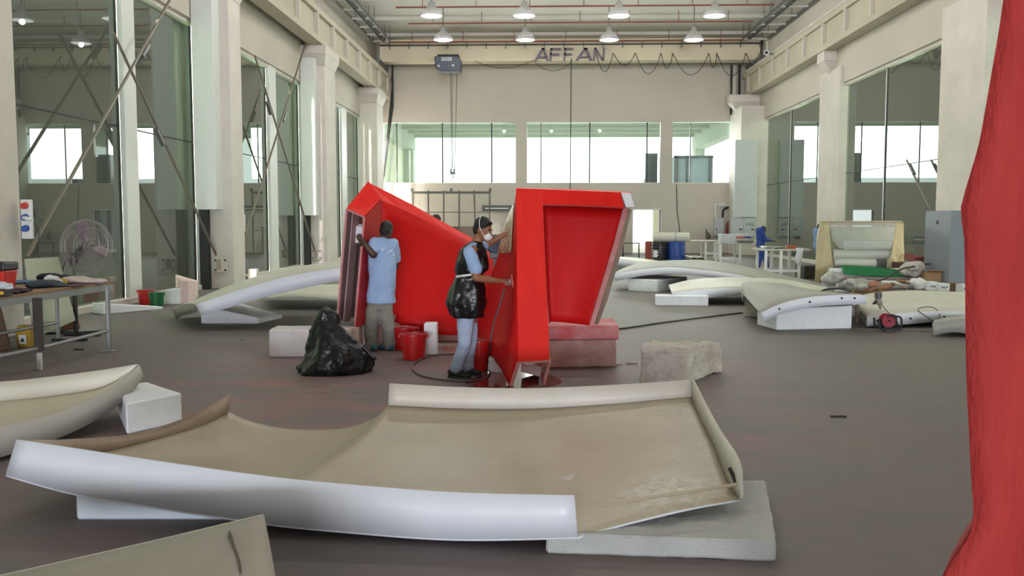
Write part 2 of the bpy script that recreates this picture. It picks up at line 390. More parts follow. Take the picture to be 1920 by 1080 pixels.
# --- glazing: (panes Y ranges), posts
wn = 4
def bay(Xg, sgn, panes, name_posts, zt, posts_w=.10, deep=.3, transom=3.55):
    global wn
    f = MB()
    for (a, c, wht) in name_posts:
        f.box(Xg-sgn*.02, Xg+sgn*deep if not wht else Xg-sgn*.12, a, c, 0.1, zt)
    r = st(f.build('window_%d' % wn, M_white)); wn += 1
    for (a, c) in panes:
        zs = [.11, transom, zt]
        MB().box(Xg+sgn*.01, Xg+sgn*.022, a, c, .11, zt).build('pane', M_paneglass, r)
        MB().box(Xg-sgn*.004, Xg+sgn*.008, a, c, transom-.012, transom+.012).build('glass_joint', M_dark, r)
    for (a, c, wht) in name_posts:
        MB().box(Xg-sgn*.015, Xg+sgn*.03, a-.035, a, .11, zt).build('gasket', M_dark, r)
    # head track with fixings
    MB().box(Xg-sgn*.10, Xg+sgn*.03, panes[0][0], panes[-1][1], zt-.10, zt).build('head_track', M_wall_low, r)
    return r
Yl = lambda px: WX(px, 411, XgL).y
Yr = lambda px: WX(px, 411, XgR).y
bay(XgL, -1, [(13.15, Yl(229)), (Yl(252), Yl(366)), ], [(Yl(229), Yl(252), 1), (Yl(366), 22.0, 1)], ZH)
bay(XgL, -1, [(22.75, Yl(502)), (Yl(515), Yl(562))], [(Yl(502), Yl(515), 1), (Yl(562), Yl(569), 1)], ZH)
bay(XgL, -1, [(33.2, Yl(638)), (Yl(647), Yl(672))], [(Yl(638), Yl(647), 1), (Yl(672), 41.7, 1)], ZH)
bay(XgL, -1, [(2.8, 7.0), (7.2, 11.6)], [(7.0, 7.2, 1)], ZH)
bay(XgR, 1, [(34.5, Yr(1480)), (Yr(1480)+.06, 43.3)], [(Yr(1480), Yr(1480)+.06, 0)], ZH, transom=3.3)
bay(XgR, 1, [(23.75, Yr(1656)), (Yr(1656)+.06, 32.2)], [(Yr(1656), Yr(1656)+.06, 0)], ZH, transom=3.3)
bay(XgR, 1, [(11.0, 16.0), (16.2, 21.4)], [(16.0, 16.2, 0)], ZH, transom=3.3)
# casings hung on the near side of the left columns, ending above head height
for (ya, yb_, zb, x0) in ((21.45, 21.9, 1.93, -7.72), (31.2, 31.6, 1.83, -7.75)):
    st(MB().box(FL+.02, x0, ya, yb_, zb, 7.2).build('trim_%d' % tn, M_white, bevel=.01)); tn += 1
    st(MB().box(FL-.02, FL+.2, yb_-.16, yb_-.005, .0, zb).build('trim_%d' % tn, M_dark)); tn += 1  # dark strip standing in for the shaded gap beside the column
# hanging casing of the near right column: wide panel with open space and posts under it
st(MB().box(10.15, 10.36, 21.4, 23.75, 1.9, 7.0).build('trim_%d' % tn, M_wall_low, bevel=.01)); tn += 1
st(MB().box(10.2, 10.45, 23.3, 23.7, 0, 1.95).build('trim_%d' % tn, M_white, bevel=.01)); tn += 1
st(MB().box(9.42, 9.98, 21.2, 22.6, 0, 1.9).build('trim_%d' % tn, mat('blue_grey_panel', (120,126,136), .6), bevel=.01)); tn += 1
# aisles behind the glazing
for sgn, X0 in ((-1, FL-.35), (1, FR_+.35)):
    s = 'left' if sgn < 0 else 'right'
    st(MB().box(X0+sgn*5.4, X0+sgn*5.7, YR, YB+.3, 0, HC).build('wall_aisle_'+s, M_aisle))
    st(MB().box(X0, X0+sgn*5.5, YB, YB+.3, 0, HC).build('wall_aisle_end_'+s, M_aisle))
    b = MB()
    for k in range(6): b.box(X0+sgn*5.1, X0+sgn*5.4, 9+k*6.5, 9.5+k*6.5, 0, HC)
    st(b.build('trim_%d' % tn, M_aisle)); tn += 1
# ================================================================ overhead
# runway beams with stiffener plates
for sgn, xa, xb, lab in ((-1, -7.95, -7.45, 'left'), (1, 9.95, 10.4, 'right')):
    r = thing('crane_runway_beam', 'long beige crane runway beam along the %s wall, carried on column brackets' % lab, 'beam', ((xa+xb)/2, 20, 7.65))
    b = MB(); b.box(xa, xb, 1.7, 45.9, 7.65, 7.85); b.box(xa, xb, 1.7, 45.9, 8.6, 8.8); b.box((xa+xb)/2-.12, (xa+xb)/2+.12, 1.7, 45.9, 7.85, 8.6)
    b.build('beam_body', M_beam, r)
    b = MB(); b.box((xa+xb)/2-.05, (xa+xb)/2+.05, 1.7, 45.8, 8.8, 8.92); b.build('rail', M_greymetal, r)
    xi = xb if sgn < 0 else xa
    for k in range(16):
        y = 9.5+k*2.35; MB().box(xi-.22 if sgn < 0 else xi, xi if sgn < 0 else xi+.22, y, y+.16, 7.85, 8.6).build('stiffener', M_wall, r)
    if sgn > 0: MB().tube([(xi+.1, 2, 8.86), (xi+.02, 45, 8.86)], .05, 6).build('conduit', M_wall_low, r)
# bridge crane
r = thing('overhead_crane', 'cream bridge crane girder spanning the hall below the ceiling, with grey lettering', 'crane', (1.3, 44, 9.15))
b = MB(); b.box(-7.7, 10.3, 43.75, 44.35, 9.3, 10.1); b.box(-7.9, 10.4, 43.65, 44.45, 9.18, 9.3); b.box(-7.9, 10.4, 43.65, 44.45, 10.1, 10.2)
b.build('girder', mat('crane_cream', (218,206,180), .6, nz=1, amt=.04), r)
for x0 in (-7.7, 10.18):
    b = MB(); b.cbox((x0, 44, 9.05), (.3, 2.6, .34)); b.build('end_carriage', M_greymetal, r, bevel=.03)
MB().tube([(-7.7, 43.62, 9.93), (10.3, 43.62, 9.93)], .03, 6).build('festoon_rail', M_dark, r)
for k in range(20):
    x = -7.2+k*.92; MB().cbox((x, 43.67, 9.9), (.04, .14, .26)).build('rail_hanger', M_greymetal, r)
# lettering A F F A N, stroke polygons in letter space, sheared to the right
def letter(ch):
    S = .16
    if ch == 'A': return [[(0,0),(.17,0),(.60,1),(.45,1)], [(.45,1),(.62,1),(1,0),(.83,0)], [(.28,.22),(.80,.22),(.76,.36),(.32,.36)], [(.42,.86),(.66,.86),(.62,1),(.45,1)]]
    if ch == 'F': return [[(0,0),(.17,0),(.17,1),(0,1)], [(0,.86),(.8,.86),(.8,1),(0,1)], [(0,.44),(.72,.44),(.72,.58),(0,.58)]]
    if ch == 'N': return [[(0,0),(.16,0),(.16,1),(0,1)], [(.74,0),(.9,0),(.9,1),(.74,1)], [(0,1),(.18,1),(.9,0),(.72,0)]]
zb, zt = A(1000,114,43.4).z, A(1000,90,43.4).z; H_ = zt-zb
xs = [A(v,411,43.4).x for v in (1001, 1029, 1055, 1077, 1110, 1134)]
for i, ch in enumerate('AFFAN'):
    b = MB(); wl = (xs[i+1]-xs[i])*(.98 if ch == 'A' else .95)
    for pl in letter(ch):
        b.prism([(xs[i]+p[0]*wl+p[1]*.05, 43.50, zb+p[1]*H_) for p in pl], (0, -.08, 0))
    b.build('letter', mat('letter_grey_violet', (104,98,112), .6), r)
# hoist
hx = A(842,411,43.1).x; hz = A(842,122,43.1).z
r = thing('hoist', 'dark blue-grey electric hoist trolley hanging under the crane girder', 'hoist', (hx, 43.1, hz-.4))
b = MB(); b.prism([(hx-.62,43.3,hz+.36),(hx+.5,43.3,hz+.36),(hx+.64,43.3,hz+.15),(hx+.6,43.3,hz-.36),(hx-.3,43.3,hz-.36),(hx-.55,43.3,hz-.2)], (0,-.6,0))
b.build('housing', mat('hoist_blue_grey', (74,82,96), .5), r, bevel=.06)
b = MB(); b.box(hx-.28, hx+.2, 42.67, 42.7, hz+.14, hz+.28); b.build('name_plate', M_white, r)
for k in range(5): MB().cbox((hx-.24+k*.09, 42.66, hz+.21), (.05,.01,.07)).build('plate_mark', M_dark, r)
MB().ell((hx-.42,42.7,hz-.1), .06).build('bolt', M_white, r); MB().ell((hx+.26,42.7,hz-.08), .06).build('bolt', M_white, r)
MB().box(hx-.5,hx+.5,42.9,43.9,hz+.36,hz+.46).build('trolley_bracket', M_dark, r)
hb = A(849,322,43.0); rp = mat('wire_rope', (58,58,56), .5)
for dx_ in (-.1, -.02, .22): MB().tube([(hx+.2+dx_, 43.0, hz-.34), (hb.x+dx_*.4, 43.0, hb.z+.12)], .014, 5).build('wire_rope', rp, r)
b = MB(); b.cyl((hb.x-.11,43.0,hb.z),(hb.x-.04,43.0,hb.z),.13,.13,14); b.cyl((hb.x+.04,43.0,hb.z),(hb.x+.11,43.0,hb.z),.13,.13,14); b.cbox((hb.x,43,hb.z-.05),(.22,.12,.08))
b.tube([(hb.x,43,hb.z-.08),(hb.x,43,hb.z-.2),(hb.x+.05,43,hb.z-.26),(hb.x,43,hb.z-.31),(hb.x-.05,43,hb.z-.27)], .022, 8)
b.build('hook_block', M_greymetal, r)
# pendant control cable
p0 = A(1071,119,43.63); p1 = A(1069,356,43.63); p0.z = 9.3
r = thing('pendant_cable', 'thin dark control cable hanging straight down from the crane in the middle', 'cable', p1)
MB().tube([p0, p0.lerp(p1,.5), p1], .022, 6).build('cable', M_dark, r)
MB().cbox(p1+Vector((0,0,-.1)), (.12,.1,.3)).build('control_box', M_dark, r, bevel=.02)
# festoon cable loops
xsF = [1118,1150,1192,1240,1262,1330,1345,1400,1425]
for i in range(len(xsF)-1):
    a, c = A(xsF[i], 98, 43.35), A(xsF[i+1], 98, 43.35); sag = (.9,.6,1.0,.75,1.05,.7,1.1,.6)[i]
    pts = [a.lerp(c, t/12)+Vector((0,.0,-sag*4*(t/12)*(1-t/12))) for t in range(13)]
    tag(MB().tube([p+Vector((0,.2,0)) if j in (0,12) else p for j, p in enumerate(pts)], .017, 5).build('festoon_cable', M_dark), 'dark festoon cable loop on the crane girder, %s of eight counted from the lettering' % ('first','second','third','fourth','fifth','sixth','seventh','last')[i], 'cable', 'festoon cable loops on the crane')
for i, (xa, xb, sag) in enumerate(((890, 1000, .35), (1000, 1075, .5))):
    a, c = A(xa, 119.5, 43.64), A(xb, 119.5, 43.64); a.z = c.z = 9.2
    pts = [a.lerp(c, t/12)+Vector((0,.0,-sag*4*(t/12)*(1-t/12))) for t in range(13)]
    tag(MB().tube(pts, .012, 5).build('festoon_cable', M_dark), ('long slack thin cable under the crane girder right of the hoist', 'short slack thin cable under the first letters of the crane lettering')[i], 'cable')
# high-bay lamps
M_lampglow = bpy.data.materials.new('lamp_glow'); M_lampglow.use_nodes = True
_nt = M_lampglow.node_tree; _nt.nodes.clear(); _o = _nt.nodes.new('ShaderNodeOutputMaterial'); _m = _nt.nodes.new('ShaderNodeMixShader'); _m.inputs[0].default_value = .5
_t = _nt.nodes.new('ShaderNodeBsdfTransparent'); _e = _nt.nodes.new('ShaderNodeEmission'); _e.inputs[0].default_value = (1,.98,.93,1); _e.inputs[1].default_value = 3.0
_nt.links.new(_t.outputs[0], _m.inputs[1]); _nt.links.new(_e.outputs[0], _m.inputs[2]); _nt.links.new(_m.outputs[0], _o.inputs[0])
M_shade = film('acrylic_lamp_shade', (150,150,148), .55, .3)
def make_lamp(loc, power):
    r = thing('high_bay_lamp', '', 'ceiling lamp', loc, None)
    x, y, z = loc
    MB().lathe([(.42,-.0),(.43,.02),(.30,.22),(.14,.36),(.12,.5),(.05,.55)], loc, 24).build('reflector', M_shade, r, smooth=True)
    MB().lathe([(.36,-.02),(.40,-.005)], loc, 24).build('diffuser', M_lampglow, r)
    MB().tube([(x,y,z+.5),(x,y,HC-.002)], .02, 6).build('stem', M_greymetal, r)
    return r
lamp_rows = []
names = {0:'leftmost', 1:'second from left', 2:'second from right', 3:'rightmost'}
for rowi, (Yy, py, pxs) in enumerate(((39.0, 75, (831, 985, 1142, 1301)), (34.6, 30, (809, 983, 1160, 1340)))):
    for i, px in enumerate(pxs):
        p = A(px, py, Yy); lr = make_lamp(p, 0)
        lr['label'] = '%s high bay lamp of the %s visible ceiling row' % (names[i], ('lower, farther', 'upper, nearer')[rowi])
        lr['group'] = 'high bay lamps under the ceiling'
        l = bpy.data.lights.new('lamp_light', 'POINT'); l.energy = LAMP_P*.30; l.shadow_soft_size = .10; l.color = (1,.975,.94)
        o = bpy.data.objects.new('lamp_light', l); COL.objects.link(o); o.parent = lr; o.location = (0,0,-.06)
# added point lights without fixtures, to brighten the side aisles behind the glazing
for X in (-11.2, 13.4):
    for Y in (17, 27, 38):
        l = bpy.data.lights.new('aisle_fill_light', 'POINT'); l.energy = AISLE_P; l.shadow_soft_size = .3; l.color = (1,.90,.94)
        o = bpy.data.objects.new('aisle_fill_light', l); COL.objects.link(o); o.location = (X, Y, 8.5)
# nearer rows of the same lamps (above the frame, seen only as light and in the glass)
for Yy in (30.2, 21.4, 12.6, 4.0):
    for X in (-3.2, .9, 5.1):
        p = Vector((X, Yy, 9.4)); lr = make_lamp(p, 0); lr['label'] = '%s high bay lamp of the %s row above the frame' % ({-3.2:'left',.9:'middle',5.1:'right'}[X], {30.2:'farthest',21.4:'second farthest',12.6:'third farthest',4.0:'nearest'}[Yy]); lr['group'] = 'high bay lamps nearer than the frame'
        l = bpy.data.lights.new('lamp_light', 'POINT'); l.energy = LAMP_P*NEAR_F*(.6 if Yy > 25 else 1.35 if Yy > 15 else .75 if Yy > 8 else .15); l.shadow_soft_size = .10; l.color = (1,.975,.94)
        o = bpy.data.objects.new('lamp_light', l); COL.objects.link(o); o.parent = lr; o.location = (0,0,-.06)
# sprinkler pipes
for (x0, x1, y, Y, lab) in ((742,1452,14,36.4,'highest'),(766,1412,44.5,39.3,'middle'),(725,1400,79,43.2,'lowest')):
    a, c = A(x0,y,Y), A(x1,y,Y)
    r = thing('sprinkler_pipe', 'thin red sprinkler pipe across the ceiling, %s of three' % lab, 'pipe', (a.x, a.y, a.z), 'red sprinkler pipes')
    MB().tube([a, Vector((c.x, a.y, a.z))], .035, 8).build('pipe', M_redpipe, r)
    for k in range(7):
        x = a.x+(c.x-a.x)*(k+.5)/7; MB().cyl((x,a.y,a.z),(x,a.y,HC-.1),.015,n=6).build('drop_rod', M_redpipe, r)
# cable trays
for (xa, xb, lab, n_) in ((-7.76,-7.3,'wide cable tray above the left crane runway beam', 14), (-7.2,-6.97,'narrow cable tray beside the wide tray at upper left', 14), (9.5,10.3,'wide cable tray above the right crane runway beam', 14), (9.17,9.42,'narrow cable tray beside the wide tray at upper right', 14)):
    r = thing('cable_tray', lab, 'cable tray', ((xa+xb)/2, 25, 9.85))
    for x in (xa, xb): MB().box(x-.02, x+.02, 14, 42.4, 9.85, 9.97).build('side_rail', M_greymetal, r)
    for k in range(n_):
        y = 21.6+k*1.6; MB().box(xa, xb, y-.07, y+.07, 9.86, 9.9).build('rung', M_white, r)
    b = MB()
    for k in range(8): y=15+k*3.9; b.cyl((xa,y,9.9),(xa,y,HC),.015,n=6); b.cyl((xb,y,9.9),(xb,y,HC),.015,n=6)
    b.build('hanger_rods', M_greymetal, r)
# security camera at upper right corner
c = A(1470,99,40); c.x = 9.7
r = thing('security_camera', 'small white security camera on the right runway beam near the crane end', 'camera', c)
MB().cyl(c, c+Vector((-.1,-.35,-.05)), .11, .11, 14).build('camera_body', M_white, r); MB().cyl(c+Vector((-.1,-.35,-.05)), c+Vector((-.105,-.37,-.05)), .07, n=12).build('lens', M_dark, r)
MB().beam(c, Vector((10.0,c.y,8.75)), .05, .05).build('bracket', M_greymetal, r)
c = A(1440,86,43)
tag(MB().cbox(c,(.14,.12,.4)).build('crane_warning_light', M_white, bevel=.02), 'small white upright box light at the right end of the crane girder', 'light')
# downpipes in the back corners
for (px, pts, lab) in ((688, [(682,165),(686,345),(686,480)], 'leftmost dark downpipe in the left back corner'), (702, [(717,122),(716,185),(703,198),(702,345),(703,480)], 'dark downpipe with a bend under the crane, left back corner'), (1384, [(1412,122),(1412,180),(1427,193),(1427,215)], 'short bent dark pipe in the right back corner')):
    P = [A(x, y, 45.3) for x, y in pts]; P[-1].z = max(P[-1].z, .0)
    for q_ in P: q_.x = max(min(q_.x, 9.3), -7.35 if q_.z > 7.0 else -7.9)
    tag(MB().tube(P, .05, 8).build('downpipe', M_dark), lab, 'pipe')
P = [A(1387,122,45.7), A(1383,345,45.7), A(1380,440,45.7)]
tag(MB().tube(P, .06, 8).build('downpipe', M_dark), 'long straight dark pipe right of the back windows', 'pipe')
P = [A(1378,122,45.8), A(1376,345,45.8), A(1370,385,45.8)]
tag(MB().tube(P, .09, 8).build('downpipe', M_wall_low), 'pale conduit beside the long dark pipe right of the back windows', 'pipe')
# brace rods
M_rod = mat('brace_rod_steel', (118,110,98), .5, metal=.3)
def brace(pts, X, lab, jx):
    P = [WX(x, y, X) for x, y in pts]
    r = thing('brace_rod', lab, 'brace rod', P[0])
    MB().tube(P, .03, 8).build('rod', M_rod, r)
    j = WX(jx[0], jx[1], X); d = (P[1]-P[0]).normalized()
    MB().cyl(j-d*.22, j+d*.22, .055, n=10).build('turnbuckle', M_greymetal, r)
    return r
brace([(50,482),(325,-12)], -7.95, 'thick diagonal brace rod rising right from behind the workbench', (272,95))
brace([(411,490),(213,62)], -7.93, 'diagonal brace rod falling right to the bolted column foot plate', (298,257))
brace([(456,455),(574,78)], -7.95, 'diagonal brace rod rising right in the second glazed bay', (533,218))
brace([(592,476),(478,105)], -7.93, 'diagonal brace rod falling right in the second glazed bay', (504,203))
brace([(1763,431),(1700,300)], 10.3, 'diagonal brace rod in front of the near right glazing', (1710,318))
for (cx, cy, Yp, s) in ((414,497,21.85,1), (594,477,31.55,1)):
    c = A(cx, cy, Yp); k = Yp/21.85
    r = thing('brace_anchor_plate', 'bolted steel anchor plate at the foot of the %s' % ('nearer white column' if Yp < 30 else 'farther white column'), 'plate', c)
    MB().cbox(c, (.34, .03, .36)).build('plate', M_wall_low, r, bevel=.005)
    MB().cbox(c+Vector((-.02,-.1,.03)), (.05,.2,.26)).build('gusset', mat('anchor_tan', (150,138,120), .6), r, bevel=.02)
    for a_ in (-1,1):
        for b_ in (-1,1): MB().cyl(c+Vector((a_*.12,-.01,b_*.12)), c+Vector((a_*.12,-.05,b_*.12)), .025, n=6).build('bolt', M_dark, r)

# things parked outside, seen through the back windows
q = thing('outdoor_unit', 'dark tall box outside, at the right end of the middle back window', 'box', (A(1223,1,46.6).x, 46.6, 2.7))
MB().box(A(1212,1,46.6).x, A(1235,1,46.6).x, 46.301, 47.0, 2.7, A(1,291,46.6).z).build('box_body', mat('outside_dark', (84,88,92), .6), q)
q = thing('parked_container', 'grey-blue framed container seen outside through the right back window', 'container', (A(1305,1,50.5).x, 50.5, 0))
zt_ = A(1,295,50.5).z
MB().box(A(1268,1,50.5).x, A(1342,1,50.5).x, 50.55, 52.5, 0, zt_-.05).build('container_body', mat('outside_blue_grey', (150,164,176), .6), q)
for xx in (1268, 1291, 1334): MB().box(A(xx,1,50.5).x, A(xx+(7 if xx!=1291 else 3),1,50.5).x, 50.4, 50.55, 0, zt_).build('frame_post', mat('outside_dark', (84,88,92), .6), q)
MB().box(A(1268,1,50.5).x, A(1342,1,50.5).x, 50.4, 50.55, zt_-.12, zt_).build('frame_rail', mat('outside_dark', (84,88,92), .6), q)

# black letter A on the blue-grey panel under the near right casing
lx0, lx1, lz0, lz1 = A(1770,1,21.16).x, A(1777,1,21.16).x, A(1770,421,21.16).z, A(1770,412,21.16).z
b = MB()
for pl in letter('A')[:3]: b.prism([(lx0+(lx1-lx0)*p[0], 21.205, lz0+(lz1-lz0)*p[1]) for p in pl], (0,-.015,0))
tag(b.build('letter_sign', M_dark), 'small black capital letter on the blue-grey panel beside the near red sheet', 'letter')
# ================================================================ moulded panels
def strip(bot, top): return [bot, top]
def panel_root(name, label, pt, group=None): return thing(name, label, 'panel', (pt[0], pt[1], 0), group)
def tray_mat():
    m = M_tan.copy(); m.name = 'tray_fibreglass'; nt = m.node_tree; N = nt.nodes.new; L = nt.links.new; b = nt.nodes['Principled BSDF']
    src = b.inputs['Base Color'].links[0].from_socket; geo = N('ShaderNodeNewGeometry'); prev = src
    for (px, py, Yp, rad, thr, col, st_) in ((1240,900,5.0,.42,.50,(206,210,196),(1,1,1)), (1272,768,6.6,.26,.56,(118,98,70),(1,1,1)), (1330,850,5.6,.5,.62,(204,204,190),(1,1,1))):
        c = A(px, py, Yp); d = N('ShaderNodeVectorMath'); d.operation = 'DISTANCE'; d.inputs[1].default_value = c; L(geo.outputs['Position'], d.inputs[0])
        mr = N('ShaderNodeMapRange'); mr.inputs[1].default_value = rad*.2; mr.inputs[2].default_value = rad; mr.inputs[3].default_value = 1; mr.inputs[4].default_value = 0; L(d.outputs['Value'], mr.inputs[0])
        n = N('ShaderNodeTexNoise'); n.inputs['Scale'].default_value = 14; n.inputs['Detail'].default_value = 9; n.inputs['Roughness'].default_value = .75; L(geo.outputs['Position'], n.inputs['Vector'])
        r_ = N('ShaderNodeMapRange'); r_.inputs[1].default_value = thr-.06; r_.inputs[2].default_value = thr+.1; L(n.outputs[0], r_.inputs[0])
        mu = N('ShaderNodeMath'); mu.operation = 'MULTIPLY'; L(mr.outputs[0], mu.inputs[0]); L(r_.outputs[0], mu.inputs[1])
        mu2 = N('ShaderNodeMath'); mu2.operation = 'MULTIPLY'; mu2.inputs[1].default_value = .8; L(mu.outputs[0], mu2.inputs[0])
        mx = N('ShaderNodeMix'); mx.data_type = 'RGBA'; L(mu2.outputs[0], mx.inputs[0]); L(prev, mx.inputs[6]); mx.inputs[7].default_value = (*lin(col), 1); prev = mx.outputs[2]
    L(prev, b.inputs['Base Color']); return m
# ---- A: big tray panel in the foreground
r = panel_root('moulded_panel', 'large curved tan tray panel with a white front flange, nearest in the centre foreground', A(700,900,5.4))
fb = crom([A(12,890,4.92), A(140,925,4.85), A(300,951,4.76), A(500,981,4.68), A(650,996,4.64), A(850,1010,4.58), A(1083,1007,4.48)], 41)
ft = crom([A(32,824,4.92), A(150,842,4.85), A(300,865,4.76), A(500,893,4.68), A(650,908,4.64), A(850,923,4.58), A(1077,929,4.48)], 41)
rl = crom([A(1083,1007,4.48), A(1160,985,4.6), A(1290,954,4.74), A(1388,937,4.87)], 14)
front = fb + rl[1:]
cut = crom([A(428,772,6.55), A(470,790,6.6), A(530,803,6.65), A(600,806,6.7), A(660,800,6.75), A(705,782,6.82), A(728,760,6.9)], 22)
bk2 = crom([A(728,760,6.9), A(860,766,6.93), A(1000,766,6.95), A(1150,757,6.93), A(1297,744,6.88)], 34)
back = cut + bk2[1:]
n = len(front); front = crom(front, 61); back = lincurve(back, 61)
left = crom([A(12,890,4.92), A(130,862,5.5), A(280,826,5.95), A(380,796,6.3), A(428,772,6.55)], 24)
right = crom([A(1388,937,4.87), A(1368,905,5.05), A(1340,835,5.7), A(1315,785,6.3), A(1297,744,6.88)], 24)
rows = coons(front, back, left, right)
# belly: the tray floor hangs a little between its rims
m_, n_ = len(rows), len(rows[0])
for j in range(m_):
    for i in range(n_):
        v = j/(m_-1); u = i/(n_-1); rows[j][i] = rows[j][i] - Vector((0,0,.05*math.sin(math.pi*v)*math.sin(math.pi*u)))
MB().grid(rows).build('tray_floor', [tray_mat(), M_gel], r, smooth=True, solid=.012, fix=False)
MB().grid([fb, ft]).build('front_flange', M_gel, r, smooth=True, solid=.014, soff=0)
lt = crom([A(32,824,4.92), A(120,824,5.5), A(250,814,5.95), A(350,783,6.3), A(432,739,6.6)], 24)
MB().grid([left, lt]).build('left_flange', M_tan2, r, smooth=True, solid=.012, soff=0)
bt = crom([A(730,719,6.98), A(860,726,7.0), A(1000,728,7.02), A(1150,722,7.0), A(1300,712,6.95)], 34)
MB().grid([bk2, bt]).build('back_flange', mat('flange_offwhite', (214,208,200), .5, nz=2, rgb2=(204,196,186)), r, smooth=True, solid=.012, soff=0)
rt_ = crom([A(1391,932,4.8), A(1387,866,5.0), A(1350,806,5.7), A(1325,760,6.3), A(1300,712,6.95)], 24)
MB().grid([right, rt_]).build('right_flange', M_tan3, r, smooth=True, solid=.012, soff=0)
# raised inner rib along the right end
rb = crom([G(1382,908,.27), G(1300,921,.27), G(1190,938,.25), G(1110,962,.22)], 14)
MB().tube(rb, [.010]*13+[.003], 8).build('rib', M_tan, r, smooth=True)
rb = crom([A(1368,878,5.02), A(1376,895,4.98), A(1381,908,4.94)], 6)
MB().tube(rb, .012, 8).build('slot_edge', M_dark, r)
c = G(1068,895,.19)
tag(MB().hexa([G(1052,899,.20),G(1072,899,.20),G(1083,891,.20),G(1066,890,.20)], [p+Vector((0,0,.012)) for p in (G(1052,899,.20),G(1072,899,.20),G(1083,891,.20),G(1066,890,.20))]).build('foam_scrap', M_foamdirty), 'small pale scrap lying inside the big foreground tray panel', 'scrap')
# ---- B: tray panel at left
r = panel_root('moulded_panel', 'curved cream tray panel with a grey outer wall, entering from the left edge', A(100,760,7.0))
ob = crom([A(-420,960,5.3), A(-200,905,5.6), A(0,857,6.15), A(110,821,6.6), A(190,781,7.0), A(245,738,7.4), A(268,704,7.65)], 30)
ot = crom([A(-420,880,5.3), A(-200,838,5.6), A(0,800,6.15), A(110,772,6.6), A(190,738,7.0), A(240,703,7.4), A(260,684,7.65)], 30)
it = [p*1.0 for p in ot]
hb_ = crom([A(-420,775,7.5), A(-200,765,7.6), A(0,752,7.75), A(100,742,7.75), A(190,726,7.75), A(248,694,7.7)], 30)
ht = crom([A(-420,733,7.6), A(-200,725,7.7), A(0,716,7.85), A(100,706,7.85), A(190,694,7.8), A(258,683,7.7)], 30)
MB().grid([ob, ot]).build('outer_wall', mat('panel_warm_grey', (176,170,164), .55, nz=1.5, amt=.04), r, smooth=True, solid=.014, soff=0)
ib = [a*.62+b_*.38 for a, b_ in zip(ob, ot)]
rows = [[ib[i].lerp(hb_[i], v/8) - Vector((0,0,.03*math.sin(math.pi*v/8))) for i in range(30)] for v in range(9)]
MB().grid(rows).build('tray_floor', mat('raw_fibreglass_cream', (206,198,176), .5, nz=1.2, rgb2=(196,186,162)), r, smooth=True, solid=.012)
MB().grid([hb_, ht]).build('back_flange', mat('flange_cream_white', (224,218,206), .5, nz=1.5, amt=.02), r, smooth=True, solid=.012, soff=0)
# ---- C: box panel in the near left corner
r = panel_root('moulded_panel', 'grey-tan flat panel with a dark crease, cut by the bottom left edge', A(250,1060,3.9))
Pk = [G(495,965,.32), G(-500,1195,.32)]
e0 = G(495,965,.32); e1 = G(521,1110,.32); e1b = G(560,1300,.32)
rows = [[G(495,965,.32), G(300,1012,.32), G(0,1080,.32), G(-500,1195,.32)], [G(530,1160,.32), G(350,1230,.32), G(0,1330,.32), G(-500,1450,.32)]]
rows = [lincurve(rr_, 24) for rr_ in rows]
full = [[rows[0][i].lerp(rows[1][i], v/6) + Vector((0,0,.015*math.sin(math.pi*v/6))) for i in range(24)] for v in range(7)]
MB().grid(full).build('top_face', mat('raw_fibreglass_dull', (168,162,150), .6, nz=2, rgb2=(154,148,136)), r, smooth=True, solid=.012)
dn = Vector((0,0,-.2))
MB().grid([rows[0], [p+dn for p in rows[0]]]).build('back_wall', M_tan3, r, solid=.012)
sd = lincurve([rows[0][0], rows[1][0]], 8); MB().grid([sd, [p+Vector((.03,0,-.22)) for p in sd]]).build('side_wall', M_tan3, r, solid=.012)
cr = crom([G(430,996,.337), G(437,1020,.337), G(446,1045,.337), G(452,1075,.337)], 10)
MB().tube(cr, [.004,.008,.008,.007,.006,.006,.006,.006,.006,.004], 6).build('crease', mat('crease_brown', (92,84,76), .8), r)
b = MB(); q0, q1, q2, q3 = G(200,1500,0), G(480,1500,0), G(450,1300,0), G(150,1300,0); b.hexa([q0,q1,q2,q3], [p+Vector((0,0,.29)) for p in (q0,q1,q2,q3)])
tag(b.build('foam_block', M_foamdirty, bevel=.02), 'foam block hidden under the near left corner panel', 'foam block')
# ---- arch panels at mid distance
def arch(label, top, bot, back, lipm, topm, n=30, extra=None, endcap=None, under=True):
    T, Bm, K = crom(top, n), crom(bot, n), crom(back, n)
    r = panel_root('arched_panel', label, T[n//2])
    rows = [[T[i].lerp(K[i], v/6) for i in range(n)] for v in range(7)]
    MB().grid(rows).build('curved_skin', [topm, M_tan2], r, smooth=True, solid=.012, fix=False, soff=-1)
    MB().grid([Bm, T]).build('front_lip', lipm, r, smooth=True, solid=.012, soff=0)
    KB = [k - Vector((0,0,max(.03, (t-bb).length*.95))) for k, t, bb in zip(K, T, Bm)]
    for p in KB: p.z = max(p.z, .01)
    MB().grid([K, KB]).build('back_lip', topm, r, smooth=True, solid=.012, soff=0)
    if endcap == 'L': MB().grid([[T[0], K[0]], [Bm[0], KB[0]]]).build('end_lip', topm, r, solid=.012, soff=0)
    return r
